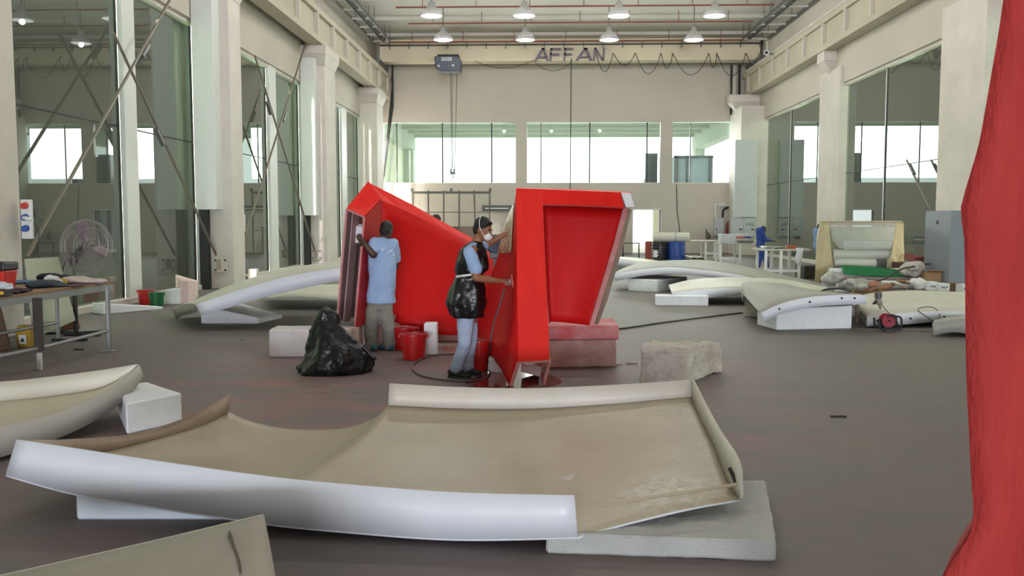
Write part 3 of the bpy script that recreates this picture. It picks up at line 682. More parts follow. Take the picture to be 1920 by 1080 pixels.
# left arch: from (325,590) up to behind the red shell
arch('long white-edged arched panel rising from the floor towards the left red shell',
     [A(367,571,13.6), A(420,553,13.6), A(480,534,13.6), A(540,518,13.6), A(600,507,13.6), A(640,502,13.6), A(760,490,13.8), A(850,500,13.9)],
     [A(378,591,13.6), A(430,577,13.6), A(480,562,13.6), A(540,547,13.6), A(600,534,13.6), A(640,526,13.6), A(760,520,13.8), A(850,535,13.9)],
     [A(326,577,15.4), A(372,559,15.6), A(432,534,15.8), A(500,513,16.0), A(570,498,16.2), A(640,489,16.3), A(760,478,16.4), A(850,486,16.4)], M_gel, M_tan3)
r = panel_root('arched_panel', 'low dark-edged curved offcut hanging at the left end of the long arched panel', A(345,590,13.9))
a0 = crom([A(325,581,14.6), A(340,572,14.4), A(358,569,14.0), A(369,572,13.65)], 10); a1 = crom([A(331,598,14.6), A(343,592,14.4), A(358,588,14.0), A(371,584,13.65)], 10)
MB().grid([a1, a0]).build('end_web', mat('web_brown_grey', (130,122,116), .7, nz=5, amt=.1), r, smooth=True, solid=.012)
r['label'] = 'short brown-grey curved end web at the low left end of the long arched panel'
# second arch behind it (low, seen under the first)
arch('low pale arched panel lying behind the long left arched panel',
     [A(500,556,16.8), A(560,552,16.8), A(640,560,16.8), A(760,580,16.8)], [A(500,561,16.8), A(560,558,16.8), A(640,566,16.8), A(760,590,16.8)],
     [A(500,545,19), A(560,536,19), A(640,533,19), A(760,540,19)], M_tan3, mat('arch_beige', (190,188,172), .6, nz=1.4, amt=.04))
# right arches
arch('farthest low arched panel right behind the right red shell, white lip',
     [A(1100,478,27.6), A(1150,484,27.6), A(1200,491,27.6), A(1244,500,27.6)], [A(1100,490,27.6), A(1150,497,27.6), A(1200,504,27.6), A(1244,508,27.6)],
     [A(1100,474,30), A(1150,480,30), A(1200,484,30), A(1250,491,30)], M_gel, M_tan3)
arch('longest arched panel on the right, white-lipped tip pointing left, before the drums',
     [A(1150,514,21.6), A(1180,508,21.5), A(1213,503.5,21.4), A(1260,501,21.2), A(1307,505,21), A(1350,510,20.8), A(1394,517,20.6), A(1470,534,20.3), A(1570,560,20)],
     [A(1153,527,21.6), A(1180,522,21.5), A(1213,516,21.4), A(1260,514,21.2), A(1307,517,21), A(1350,523,20.8), A(1394,534,20.6), A(1470,556,20.3), A(1570,576,20)],
     [A(1158,508,23.2), A(1181,498,23.9), A(1213,491,24.2), A(1260,488,24.3), A(1323,488,24.2), A(1386,497,24), A(1450,511,23.6), A(1530,529,23), A(1610,548,22.5)], M_gel, M_greytan)
arch('second arched panel on the right, pale tan top, resting on a low foam plank',
     [A(1259,549,18.0), A(1300,544,18.0), A(1340,541,18.0), A(1394,539,18.0), A(1450,542,18.0), A(1520,552,18.0)],
     [A(1262,560,18.0), A(1300,561,18.0), A(1340,557,18.0), A(1394,552,18.0), A(1450,556,18.0), A(1520,568,18.0)],
     [A(1254,534,19.6), A(1292,525,19.8), A(1340,520.5,20), A(1394,520,20), A(1470,524,19.8), A(1560,541,19.5)], M_gel, M_tan3)
arch('nearest arched panel on the right, grey skin, white lip with screw holes',
     [A(1425,587,13.7), A(1455,573,13.7), A(1485,563.5,13.7), A(1520,557,13.7), A(1554,554,13.7), A(1590,552.5,13.7), A(1625,554,13.7)],
     [A(1432,603,13.7), A(1458,591,13.7), A(1485,583,13.7), A(1520,576,13.7), A(1554,573,13.7), A(1590,571,13.7), A(1624,571,13.7)],
     [A(1393,552,15.6), A(1394,530,16.2), A(1430,529,16.5), A(1470,532,16.6), A(1510,540,16.6), A(1560,548,16.4), A(1612,551,16.0)], M_gel, M_greytan)
for px, py in ((1461,579),(1518,566),(1578,559),(1602,559)):
    pass
# long flat panel to the right
r = panel_root('fibreglass_panel', 'wide flat pale panel on the right floor with a drill standing on it', A(1750,590,15))
pl = [G(1626,594,.16), G(1740,591,.17), G(1818,588,.18), G(1960,590,.18)]; Tt = crom([A(1626,594,14.3), A(1700,587,14.35), A(1760,584,14.4), A(1818,585,14.5), A(1960,590,14.6)], 24)
Bb = crom([A(1626,612,14.3), A(1700,608,14.35), A(1760,603,14.4), A(1818,602,14.5), A(1960,604,14.6)], 24)
Kk = crom([A(1599,570,16.2), A(1620,552,19.2), A(1700,544.5,19.6), A(1818,548,19.6), A(1960,556,19.6)], 24)
rows = [[Tt[i].lerp(Kk[i], v/6) for i in range(24)] for v in range(7)]
M_pale = mat('pale_pinkish_skin', (206,200,192), .5, nz=1.2, rgb2=(194,186,176))
MB().grid(rows).build('top_skin', M_pale, r, smooth=True, solid=.012)
MB().grid([Bb, Tt]).build('front_lip', M_gel, r, smooth=True, solid=.012, soff=0)
ll = lincurve([A(1626,594,14.3), A(1599,570,16.2)], 6); MB().grid([ll, [p-Vector((0,0,.15-.02*i)) for i, p in enumerate(ll)]]).build('left_lip', M_greytan, r, solid=.012, soff=0)
for px, py, Y in ((1645,601,14.28),(1707,597,14.3),(1770,594,14.36)):
    c = A(px, py, Y); MB().cyl(c, c+Vector((0,-.02,0)), .016, n=8).build('screw_hole', M_dark, r)
for px in (1603, 1612): 
    c = G(px, 612 if px > 1605 else 604, 0); c.y += .5 if px < 1605 else 0
    MB().cyl(Vector((c.x, 15.0, 0)), Vector((c.x, 15.0, .3)), .035, n=8).build('foot', mat('rusty_foot', (120,108,98), .8), r)
st_r = r
r2 = [o for o in bpy.data.objects if o.name.startswith('arched_panel') and 'nearest arched' in o.get('label','')][0]
for px, py in ((1461,579),(1518,566),(1578,559),(1602,559)):
    c = A(px, py, 13.69); MB().cyl(c, c+Vector((0,-.02,0)), .016, n=8).build('screw_hole', M_dark, r2)
# grey arched offcut at right
arch('low grey arched offcut cut off by the near red sheet on the right',
     [A(1748,607,13.2), A(1780,601,13.2), A(1820,598,13.2), A(1900,600,13.2)], [A(1750,629,13.2), A(1785,623,13.2), A(1820,627,13.2), A(1900,640,13.2)],
     [A(1752,600,14.0), A(1782,594,14.1), A(1820,592,14.1), A(1900,594,14.1)], M_greytan, M_greytan, n=16)
# ================================================================ foam blocks
def foam(label, b0, b1, h, back, m=M_foam, name='foam_block', h2=None, bevel=.012, group=None, sub=2, disp=.012, top=None, h_back=None):
    """b0,b1 ground pixels of the front edge; back = ground vector(s) to the back edge"""
    p0, p1 = G(*b0), G(*b1); h2 = h if h2 is None else h2
    if isinstance(back, (int, float)):
        d = (p1-p0).normalized(); nn = Vector((-d.y, d.x, 0))*back; q1, q0 = p1+nn, p0+nn
    else: q1, q0 = back
    hb0 = h if h_back is None else h_back[0]; hb1 = h2 if h_back is None else h_back[1]
    Z = lambda z: Vector((0,0,z))
    b = MB().hexa([p0,p1,q1,q0], [p0+Z(h), p1+Z(h2), q1+Z(hb1), q0+Z(hb0)])
    o = b.build(name, m, bevel=bevel, bseg=1)
    if disp:
        s = o.modifiers.new('s','SUBSURF'); s.subdivision_type='SIMPLE'; s.levels = s.render_levels = 4
        tx = bpy.data.textures.new('chip','CLOUDS'); tx.noise_scale = .12; tx.noise_depth = 3
        q = o.modifiers.new('d','DISPLACE'); q.texture = tx; q.texture_coords = 'GLOBAL'; q.strength = disp*2; q.mid_level = .5
    return tag(o, label, 'foam block', group)
P = lambda x, y: G(x, y)
foam('white foam wedge under the left end of the big foreground tray panel', (143,975), (428,975), .205, .4, mat('blue_white_foam', (214,224,236), .7, nz=5, amt=.03, bump=.2, bscale=80), h2=.03, disp=.002)
foam('wide grey-white foam slab with ragged edge under the right end of the foreground tray', (1024,1038), (1455,1054), .105, (G(1436,900,.105)*1.0-Vector((0,0,.105)), G(1060,905,.105)-Vector((0,0,.105))), mat('grey_white_foam', (186,188,186), .85, nz=2.5, rgb2=(166,168,166), bump=.5, bscale=30), disp=.012)
foam('clean white foam block between the left tray panel and the big tray panel', (238,815), (342,792), .25, (G(278,768), G(222,776)), M_foam, disp=.003)
foam('white foam wedge under the low end of the left arched panel', (377,607), (484,607), .30, (G(530,597), G(430,585)), M_foam, h2=.10, h_back=(.22,.06), disp=.004)
foam('long low white foam wedge on the floor beside the glazing at left', (193,590), (306,572+8), .20, .35, M_foam, h2=.05, disp=.006)
foam('small white foam block beside the green bucket', (307,571), (336,571), .29, .35, M_foam, h2=.33, disp=.006)
foam('pinkish foam block behind the small white block at left', (338,570), (354,570), .48, (G(372,557), G(330,557)), M_foampinkpale, h2=.48, h_back=(.5,.36), disp=.006)
foam('long white foam block behind the black bag, pink dust on its top', (505,670), (655,669), .34, .45, mat('white_foam_pink_top', (216,214,216), .8, nz=3, rgb2=(206,196,194), bump=.4, bscale=50), disp=.010)
foam('white foam block end showing under the left end of the left red shell', (657,664), (670,664), .34, .5, M_foampinkpale, disp=.008)
foam('pink-stained foam block behind the legs of the worker in grey trousers', (690,648), (742,648), .42, .3, M_foampink, disp=.012)
foam('long pinkish foam plank under the bottom edge of the left red shell', (780,640), (885,640), .16, .4, M_foampink, disp=.006)
foam('upright white foam block standing beside the front red bucket', (795,666), (819,666), .40, .2, M_foam, disp=.003)
foam('big dirty foam block carrying the right red shell', (1012,690), (1156,688), .32, .6, M_foampink, disp=.016)
ps = G(1160,690); 
b = MB(); z0, z1 = .325, .49; a0, a1 = G(1000,691), G(1160,690); a0.z = a1.z = z0; dn_ = Vector((0,.75,0)); b.hexa([a0,a1,a1+dn_,a0+dn_], [v+Vector((0,0,z1-z0)) for v in (a0,a1,a1+dn_,a0+dn_)])
def slabmat():
    m = mat('red_stained_foam', (204,150,154), .7, nz=2.2, rgb2=(186,36,40), bump=.3, bscale=40, stretch=(1,1,2.2)); return m
tag(b.build('foam_slab', slabmat(), bevel=.02), 'red-stained foam slab on top of the dirty block under the right red shell', 'foam block')
foam('lone chipped dirty foam block on open floor right of the red shells', (1201,719), (1285,719), .41, (G(1352,697), G(1222,700)), M_foamdirty, h2=.38, h_back=(.36,.33), disp=.03)
foam('white foam block under the tip of the longest right arched panel', (1178,545), (1232,548), .29, (G(1288,541), G(1200,536)), M_foam, h_back=(.29,.29), disp=.006)
foam('low white foam plank in front of the second right arched panel', (1229,573), (1328,574), .20, .35, M_foam, disp=.006)
foam('grey dirty foam block under the left corner of the nearest right arched panel', (1395,594), (1424,597), .40, .7, mat('grey_foam', (170,168,160), .85, nz=3, rgb2=(150,148,140), bump=.5, bscale=40), disp=.015)
foam('large white foam block under the nearest right arched panel', (1456,619), (1597,616), .33, .7, M_foam, h2=.36, disp=.003, h_back=(.3,.33))
foam('small white foam block at the foot of the right red shell, behind the hose', (916,700), (950,700), .17, .25, M_foam, disp=.004)
for i, (x, y, s_, lab) in enumerate(((1184,682,.07,'flat white foam chip on the floor right of the red shell'), (1160,684,.035,'tiny white foam crumb right of the stained foam block'))):
    c = G(x, y); b = MB(); b.hexa([c+Vector((-s_,-.03,0)), c+Vector((s_,-.02,0)), c+Vector((s_*.8,.04,0)), c+Vector((-s_*.7,.05,0))], [c+Vector((-s_*.9,-.03,.02)), c+Vector((s_,-.02,.015)), c+Vector((s_*.8,.04,.02)), c+Vector((-s_*.7,.05,.025))])
    tag(b.build('foam_chip', M_foamdirty), lab, 'foam chip')

c = A(1165,497,28.5); tag(MB().box(c.x-.5, c.x+.4, 28.0, 29.5, 0, .30).build('foam_block', M_foam, bevel=.02), 'white foam block in the shade under the farthest low arched panel', 'foam block')
# ================================================================ red shells
M_red = mat('red_gelcoat', (206,20,20), .5, nz=1.0, rgb2=(190,16,18), spec=.18)
M_redb = mat('red_gelcoat_lit', (226,38,26), .55, nz=2.5, rgb2=(216,28,22), stretch=(3,3,.5), spec=.15)  # same red made brighter for front and top faces that catch the light
M_redd = mat('red_gelcoat_shaded', (170,20,28), .5, nz=1.2, rgb2=(158,18,24))  # same red made darker for the shaded reveals and side cheek
M_pink = mat('pinkish_raw_edge', (206,150,150), .7, nz=8, rgb2=(186,110,112))
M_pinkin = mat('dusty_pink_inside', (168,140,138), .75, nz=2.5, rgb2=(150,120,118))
def poly_sheet(rows, name, m, par, th=.02, smooth=False, soff=-1): return MB().grid(rows).build(name, m, par, smooth=smooth, solid=th, soff=soff)
# ---- right shell
R = thing('red_shell', 'red L-framed moulded shell standing upright on foam at centre, white tip at upper right', 'moulded shell', (G(1010,700).x, 9.6, 0))
# front L-shaped face: vertical leg then top leg (a flat face leaning slightly)
Yf = lambda x, y: 9.55 - .32*max(0, (y-353)/330.0) + .25*max(0, (x-1020)/160.0)
Af = lambda x, y, d=0: A(x, y, Yf(x, y)+d)
def rowpx(pts, d=0): return [Af(x, y, d) for x, y in pts]
leg = [ [ (968,353),(993,354),(1018,355) ], [ (968,383),(993,383),(1018,383) ], [(969,460),(996,460),(1021,460)], [(970,560),(999,560),(1026,560)], [(972,680),(1001,679),(1031,677)] ]
b = MB()
b.grid([rowpx(r_) for r_ in leg])
b.grid([rowpx([(1018,355),(1070,357),(1120,359),(1164,361)]), rowpx([(1018,383),(1072,384),(1124,386),(1170,389)])])
b.build('front_face', M_redb, R, solid=.03, soff=-1)
# inner reveal into the recess, then the recessed web
web_d = .30
rin = [(1018,383),(1021,460),(1026,560),(1030,606)]
poly_sheet([rowpx(rin), [Af(x+2, y+(3 if y<400 else 0), web_d) for x, y in rin]], 'inner_reveal', M_redd, R, .015)
rtop = [(1018,383),(1072,384),(1124,386),(1170,389)]
poly_sheet([rowpx(rtop), [Af(x, y+2, web_d) for x, y in rtop]], 'inner_reveal', M_redd, R, .015)
wl = [Af(1019,384,web_d), Af(1023,460,web_d), Af(1028,560,web_d), Af(1031,603,web_d)]
wr = [Af(1171,389,.12), Af(1152,460,.12), Af(1122,560,.12), Af(1107,610,.12)]
rows = [[a.lerp(c, k/10)+Vector((0,.05*math.sin(math.pi*k/10),0)) for k in range(11)] for a, c in zip(crom(wl, 10), crom(wr, 10))]
MB().grid(rows).build('recessed_web', M_red, R, smooth=True, solid=.02)
# right raw edge
ea = [Af(1169,389,.10), Af(1150,460,.10), Af(1120,560,.10), Af(1105,611,.10)]; eb = [Af(1178,390,.10), Af(1159,462,.10), Af(1129,560,.10), Af(1114,609,.10)]
MB().grid([ea, eb]).build('raw_edge', M_pink, R, solid=.02)
ec = [Af(1184,394,.42), Af(1168,462,.42), Af(1140,560,.42), Af(1122,608,.42)]
MB().grid([eb, ec]).build('edge_return', M_pinkin, R, solid=.015)
# white tip
tp = [Af(1164,361,-.01), Af(1182,362,-.01), Af(1190,388,-.01), Af(1174,389,-.01)]
MB().prism(tp, (0,.3,0)).build('white_tip', M_foam, R, bevel=.008)
# top face going back and outer left flank curving away
tb = [A(968,352,10.3), A(1020,353,10.35), A(1120,356,10.4), A(1182,360,10.3)]
poly_sheet([rowpx([(968,353),(1020,355),(1110,359),(1182,362)]), tb], 'top_face', M_redb, R, .02)
f0 = rowpx([(968,353),(968,400),(969,460),(970,520),(970,580),(971,630),(972,680)])
f0b = f0 + [A(956,728,9.15)]
sil = [(966,372,9.9), (955,405,10.1), (943,440,10.3), (935,475,10.5), (925,505,10.8), (910,540,11.2), (898,585,11.5), (893,625,11.5)]
mid = [(967,362,9.7),(962,402,9.8),(957,450,9.9),(955,490,9.95),(948,525,10.1),(940,575,10.2),(930,620,10.1),(921,655,10.0)]
S8 = [A(*v) for v in sil]; S8.append(A(905,652,11.0))
Md = [A(*v) for v in mid]; Md.append(A(938,690,9.6))
F9 = lincurve(f0b, 9)
rows = []
for a, c, e in zip(crom(F9, 18), crom(Md, 18), crom(S8, 18)):
    rows.append(crom([a, c, e], 10))
MB().grid(rows).build('left_flank', M_red, R, smooth=True, solid=.018, fix=True)
# silvery wet film patch high on the flank
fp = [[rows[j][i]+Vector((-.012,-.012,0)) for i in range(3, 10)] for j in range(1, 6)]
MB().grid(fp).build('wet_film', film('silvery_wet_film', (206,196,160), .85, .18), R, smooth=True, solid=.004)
# open foot of the box section
ft0, ft1 = Af(972,680), Af(1031,677)
fl = A(956,728,9.15); fl2 = A(966,728,9.15); frr = A(1018,729,9.2)
MB().add([ft0, fl, fl+Vector((.0,.28,.04)), ft0+Vector((0,.3,0))], [(0,1,2,3)]).build('foot_flank', M_red, R, solid=.02, soff=0)
MB().add([ft1, frr, frr+Vector((0,.28,.02)), ft1+Vector((0,.3,0))], [(0,1,2,3)]).build('foot_flank', M_pinkin, R, solid=.02, soff=0)
MB().beam(ft0, fl, .022, .022).build('raw_edge', M_pink, R); MB().beam(ft1, frr, .022, .022).build('raw_edge', M_pink, R)
MB().beam(ft0, ft1, .018, .022).build('raw_edge', M_pink, R)
i0 = Vector((ft0.x+.03, ft0.y+.14, ft0.z-.13)); 
MB().hexa([A(976,697,9.45),A(1010,706,9.45),A(1012,706,9.8),A(978,697,9.8)], [A(978,681,9.45),A(1016,688,9.45),A(1016,688,9.8),A(978,681,9.8)]).build('foam_core', M_foam, R)
# ---- left shell
L = thing('red_shell', 'large red moulded shell with an open pinkish box end at left, behind both workers', 'moulded shell', (G(770,640).x, 12.2, 0))
# top rim band: from box end along the slanting silhouette
O = [(690,342,12.15),(735,364,12.3),(775,385,12.5),(820,410,12.8),(868,437,13.1),(930,470,13.4)]
I = [(714,375,12.0),(752,392,12.2),(795,412,12.45),(838,433,12.7),(875,452,12.9),(930,484,13.1)]
b = MB(); b.grid([[A(*v) for v in O], [A(*v) for v in I]])
b.build('top_rim', M_redb, L, solid=.02)
MB().add([A(650,392,11.6), A(683,407,11.5), A(714,375,12.0), A(690,342,12.15)], [(0,1,2,3)]).build('top_rim', M_redb, L, solid=.02)
# main curved face
bot = [(708,598,11.95),(740,604,12.1),(775,618,12.2),(830,628,12.2),(880,626,12.1),(915,615,11.8)]
Ip = crom([A(*v) for v in I], 20); Bp = crom([A(*v) for v in bot], 20)
rows = [[Ip[i].lerp(Bp[i], v/10)+Vector((0,.10*math.sin(math.pi*v/10),0)) for i in range(20)] for v in range(11)]
MB().grid(rows).build('main_face', M_red, L, smooth=True, solid=.02)
# side cheek between box end and main face (dark side)
ck0 = [A(683,407,11.5), A(678,470,11.45), A(672,540,11.4), A(667,613,11.35)]; ck1 = [rows[0][0], rows[3][0], rows[6][0], rows[10][0]]
MB().grid([ck0, ck1]).build('side_cheek', M_redd, L, solid=.02)
# box end: open channel
o0, o1 = A(650,392,11.6), A(632,603,11.45); i0_, i1_ = A(683,407,11.5), A(665,614,11.35)
dp = Vector((.10, .75, 0))
MB().grid([[o0, o1], [o0+dp, o1+dp]]).build('box_outer_wall', M_pinkin, L, solid=.03, soff=0)
MB().grid([[i0_, i1_], [i0_+dp*.8, i1_+dp*.8]]).build('box_inner_wall', M_pinkin, L, solid=.02, soff=0)
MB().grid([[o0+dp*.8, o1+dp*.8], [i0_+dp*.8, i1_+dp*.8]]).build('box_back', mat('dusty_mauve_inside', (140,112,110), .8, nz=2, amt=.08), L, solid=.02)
mo0, mo1 = o0.lerp(i0_, .28)+dp*.35, o1.lerp(i1_, .28)+dp*.35
MB().grid([[o0.lerp(i0_,.2)+dp*.1, o1.lerp(i1_,.2)+dp*.1], [mo0, mo1]]).build('inner_step', M_pinkin, L, solid=.02)
for p, q in ((o0,o1),(i0_,i1_),(o0,i0_)): MB().beam(p, q, .025, .025).build('raw_edge', M_pink, L)
MB().hexa([A(662,455,11.75),A(683,458,11.7),A(688,452,12.0),A(668,450,12.0)], [A(665,423,11.75),A(685,426,11.7),A(690,421,12.0),A(668,419,12.0)]).build('foam_plug', M_foam, L, bevel=.01)
# ---- near red sheet at the right edge of the frame
M_redmat = mat('matte_red_fibreglass', (178,58,54), .75, nz=5, rgb2=(160,46,46), bump=.35, bscale=45, stretch=(1,1,.35), spec=.25)
ol = [(1893,-30),(1880,60),(1868,130),(1856,200),(1843,270),(1826,330),(1813,375),(1809,402),(1815,440),(1817,530),(1818,620),(1820,720),(1824,800),(1828,890),(1832,950),(1826,1000),(1795,1050),(1770,1095)]
Yn = 2.6
Lp = crom([A(x, y, Yn) for x, y in ol], 40)
base = A(1760,1130,Yn)
Lp = Lp + [Vector((base.x-.05, Yn, 0.0))]
Rp = [Vector((A(2250,540,Yn).x, Yn+.35, p.z)) for p in Lp]
rows = []
for a, c in zip(Lp, Rp):
    rows.append([a+Vector((.14,.22,0))]+[a+Vector((.045,.06,0))]+[a.lerp(c, k/8)+Vector((0,-.06*math.sin(math.pi*k/8),0)) for k in range(9)])
R3 = thing('red_shell', 'tall matte red rough-surfaced sheet standing close at the right edge of the photo', 'moulded shell', (Lp[20].x+.3, Yn, 0))
MB().grid(rows).build('sheet', M_redmat, R3, smooth=True, solid=.02)
# ================================================================ wet red puddle, stains
def puddle(label, pts, m, z=.004):
    P = crom([G(x, y) for x, y in pts+[pts[0]]], 40)[:-1]; c = sum(P, Vector())/len(P)
    P = [p + (p-c)*.10*noise.noise(p*3) for p in P]
    b = MB(); b.prism([Vector((p.x,p.y,.0005)) for p in P], (0,0,z)); return tag(b.build('paint_puddle', m), label, 'puddle')
puddle('wet dark red puddle on the floor under the foot of the right red shell', [(870,716),(900,706),(925,694),(960,690),(1010,694),(1048,712),(1045,722),(1000,727),(940,728),(885,727)], mat('wet_red_puddle', (120,38,34), .12, nz=2, rgb2=(94,40,36)))
puddle('thin dried brown-red stain on the floor between the foam plank and the bucket', [(828,652),(850,640),(878,638),(880,650),(862,662),(840,664)], mat('dried_red_stain', (128,84,74), .5, nz=3, rgb2=(112,72,64)), .002)
# ================================================================ people
M_skinA = mat('skin_brown', (150,98,72), .55, nz=6, amt=.06)
M_skinB = mat('skin_dark', (74,50,42), .5, nz=6, amt=.06)
M_hair = mat('black_hair', (16,15,17), .5, nz=30, amt=.3, bump=.6, bscale=80)
M_shirt = mat('light_blue_shirt', (158,184,222), .8, nz=5, rgb2=(144,170,210), bump=.4, bscale=14)
M_jeans = mat('pale_denim', (176,188,210), .85, nz=4, rgb2=(150,164,192), bump=.7, bscale=12)
M_trous = mat('grey_trousers', (148,143,134), .85, nz=4, rgb2=(128,123,116), bump=.7, bscale=12)
M_plastic = mat('black_plastic_bag', (15,16,19), .34, bump=.7, bscale=6, spec=.5)
M_cover = mat('blue_coverall', (34,62,140), .8, nz=5, amt=.15, bump=.4, bscale=14)
M_shoe = mat('black_shoe', (26,26,28), .6)
M_maskm = mat('white_mask', (226,226,224), .8)
def frame(fwd, up=(0,0,1)):
    f = Vector(fwd).normalized(); u = Vector(up); r = f.cross(u).normalized(); u = r.cross(f).normalized()
    return Matrix((r, f, u)).transposed()      # columns: right, forward, up
def head_into(b, C, R, s=1.0):
    T = lambda x, y, z: Vector(C) + R @ (Vector((x, y, z))*s)
    b.ell(T(0,-.01,.025), (.074*s,.095*s,.098*s), R); b.ell(T(0,.022,-.045), (.058*s,.068*s,.068*s), R)
    b.ell(T(0,.062,-.085), (.028*s,.024*s,.022*s), R)                    # chin
    b.limb([(T(0,.088,.012), .010*s), (T(0,.110,-.022), .014*s)], 10)      # nose
    for k in (-1,1):
        b.ell(T(.014*k,.098,-.025), .009*s); b.ell(T(.030*k,.084,.022), (.020*s,.010*s,.008*s), R)   # nostril, brow
        b.ell(T(.076*k,-.008,-.005), (.010*s,.020*s,.032*s), R)            # ear
        b.ell(T(.040*k,.062,-.020), (.022*s,.018*s,.02*s), R)              # cheek
    b.ell(T(0,.088,-.056), (.024*s,.010*s,.010*s), R)                       # lips
def face_parts(par, C, R, s=1.0, skin=None):
    T = lambda x, y, z: Vector(C) + R @ (Vector((x, y, z))*s)
    for k in (-1,1):
        e = MB().ell(T(.030*k,.080,.004), (.013*s,.009*s,.008*s), R).build('eye', mat('eye_white', (200,196,190), .3), par, smooth=True)
        MB().ell(T(.030*k,.088,.003), .005*s).build('iris', M_dark, e, smooth=True)
        b = MB(); b.tube([T(.014*k,.096,.024), T(.030*k,.095,.030), T(.048*k,.082,.025)], [.003*s,.005*s,.003*s], 6).build('eyebrow', M_hair, par)
def hair_part(par, C, R, s=1.0, vox=.012):
    T = lambda x, y, z: Vector(C) + R @ (Vector((x, y, z))*s)
    b = MB(); b.ell(T(0,-.022,.048), (.084*s,.100*s,.092*s), R); b.ell(T(0,-.06,.0), (.074*s,.058*s,.085*s), R)
    for k in range(26):
        a = k*2.4; b.ell(T(.06*math.cos(a)*(.3+.7*(k/26)), -.02+.075*math.sin(a)*(.3+.7*(k/26)), .13-.05*(k/26)), .018*s, nu=8, nv=5)
    for k in range(7): b.ell(T(-.05+.0167*k, .050, .088+.006*(k%2)), (.014*s,.016*s,.016*s), R, nu=8, nv=5)
    return b.build('hair', M_hair, par, remesh=vox, rsmooth=2)
def hand_into(b, Wp, d, n, curl=.6, s=1.0, thumb=1, spread=.12):
    """palm from wrist Wp along d, palm normal n (fingers curl towards n); thumb on side +/-"""
    d = Vector(d).normalized(); n = Vector(n); n = (n - d*n.dot(d)).normalized(); sd = d.cross(n)
    R = Matrix((sd, d, n)).transposed()
    b.ell(Vector(Wp)+d*.05*s, (.040*s,.054*s,.017*s), R)
    b.limb([(Wp, .026*s), (Vector(Wp)+d*.03*s, .024*s)], 10)
    Ls = (.068,.078,.072,.056)
    for i in range(4):
        off = (1.5-i)*.0195*s*thumb; p = Vector(Wp)+d*.088*s+sd*off; dd = (d + sd*off/s*spread*8).normalized(); ang = 0
        ch = [(Vector(Wp)+d*.05*s+sd*off*.8, .0095*s), (p, .0092*s)]
        for seg, fr in enumerate((.45,.32,.23)):
            ang += curl*(.7+.12*i)*(.55 if seg == 0 else .75); v = dd*math.cos(ang)+n*math.sin(ang); p = p+v*Ls[i]*fr*s*1.15
            ch.append((p, (.0088-.0008*seg)*s))
        b.limb(ch, 8)
    p = Vector(Wp)+d*.028*s+sd*.030*s*thumb; v1 = (d*.62+sd*.62*thumb+n*.35).normalized(); v2 = (d*.85+sd*.2*thumb+n*.5).normalized()
    b.limb([(Vector(Wp)+d*.02*s+sd*.012*thumb*s, .016*s), (p+v1*.03*s, .013*s), (p+v1*.045*s+v2*.02*s, .011*s), (p+v1*.045*s+v2*.045*s, .0095*s)], 8)
def shoe_into(b, ank, d, s=1.0):
    d = Vector((d[0], d[1], 0)).normalized(); R = frame(d); a = Vector((ank[0], ank[1], 0))
    T = lambda x, y, z: a + R @ (Vector((x, y, z))*s)
    b.ell(T(0,-.03,.055), (.042*s,.065*s,.05*s), R); b.ell(T(0,.07,.04), (.046*s,.085*s,.036*s), R); b.ell(T(0,.14,.032), (.042*s,.05*s,.028*s), R); b.ell(T(0,-.02,.085), (.038*s,.05*s,.03*s), R)
def sole_into(b, ank, d, s=1.0):
    d = Vector((d[0], d[1], 0)).normalized(); R = frame(d); a = Vector((ank[0], ank[1], 0))
    P = [a + R @ (Vector((.046*math.cos(t)*(1 if math.sin(t)>0 else .85), .045+.14*math.sin(t), 0))*s) for t in [2*math.pi*k/20 for k in range(20)]]
    b.prism([p+Vector((0,0,.002)) for p in P], (0,0,.02*s))
# ---------- worker in black apron (faces right, both arms on the red flank)
Y1 = 9.70
def a1(x, y, d=0): return A(x, y, Y1+d)
P1 = thing('person', 'worker in white dust mask, black plastic apron and pale jeans sanding the red shell', 'person', (a1(868,700).x, Y1, 0))
C = a1(906,431,-.02); Rh = frame((.86,-.42,-.30))
body = MB(); head_into(body, C, Rh)
body.limb([(a1(899,443), .056), (a1(888,466), .064)])
body.limb([(a1(887,472,.12), .07), (a1(885,472,-.14), .07)]); body.loft([(a1(886,462), .06,.10), (a1(884,476), .12,.19), (a1(882,505), .12,.18), (a1(879,545), .12,.17), (a1(876,580), .12,.17), (a1(876,605), .10,.15)], 20)
# near (his right) arm: shoulder, elbow, wrist
sh, el, wr = a1(884,478,-.17), a1(893,521,-.22), a1(936,527,-.12)
body.limb([(sh,.056),(el,.042),(el.lerp(wr,.35),.043),(wr,.027)])
hand_into(body, wr, (a1(953,524,-.02)-wr), (.1,.3,-1), curl=.62, thumb=-1)
# far arm reaching up to the flank
sh2, el2, wr2 = a1(893,472,.17), a1(918,455,.32), a1(950,437,.32)
body.limb([(sh2,.052),(el2,.04),(wr2,.026)])
hand_into(body, wr2, (a1(968,427,.30)-wr2), (.9,.1,-.3), curl=.32, thumb=1)
for hp, kn, an in ((a1(874,590,-.09), a1(872,645,-.10), a1(855,694,-.09)), (a1(879,590,.09), a1(883,640,.10), a1(876,692,.10))):
    body.limb([(hp,.082),(kn,.056),(an,.042)])
body.build('body', M_skinA, P1, remesh=.0065, rsmooth=3)
face_parts(P1, C, Rh); hair_part(P1, C, Rh)
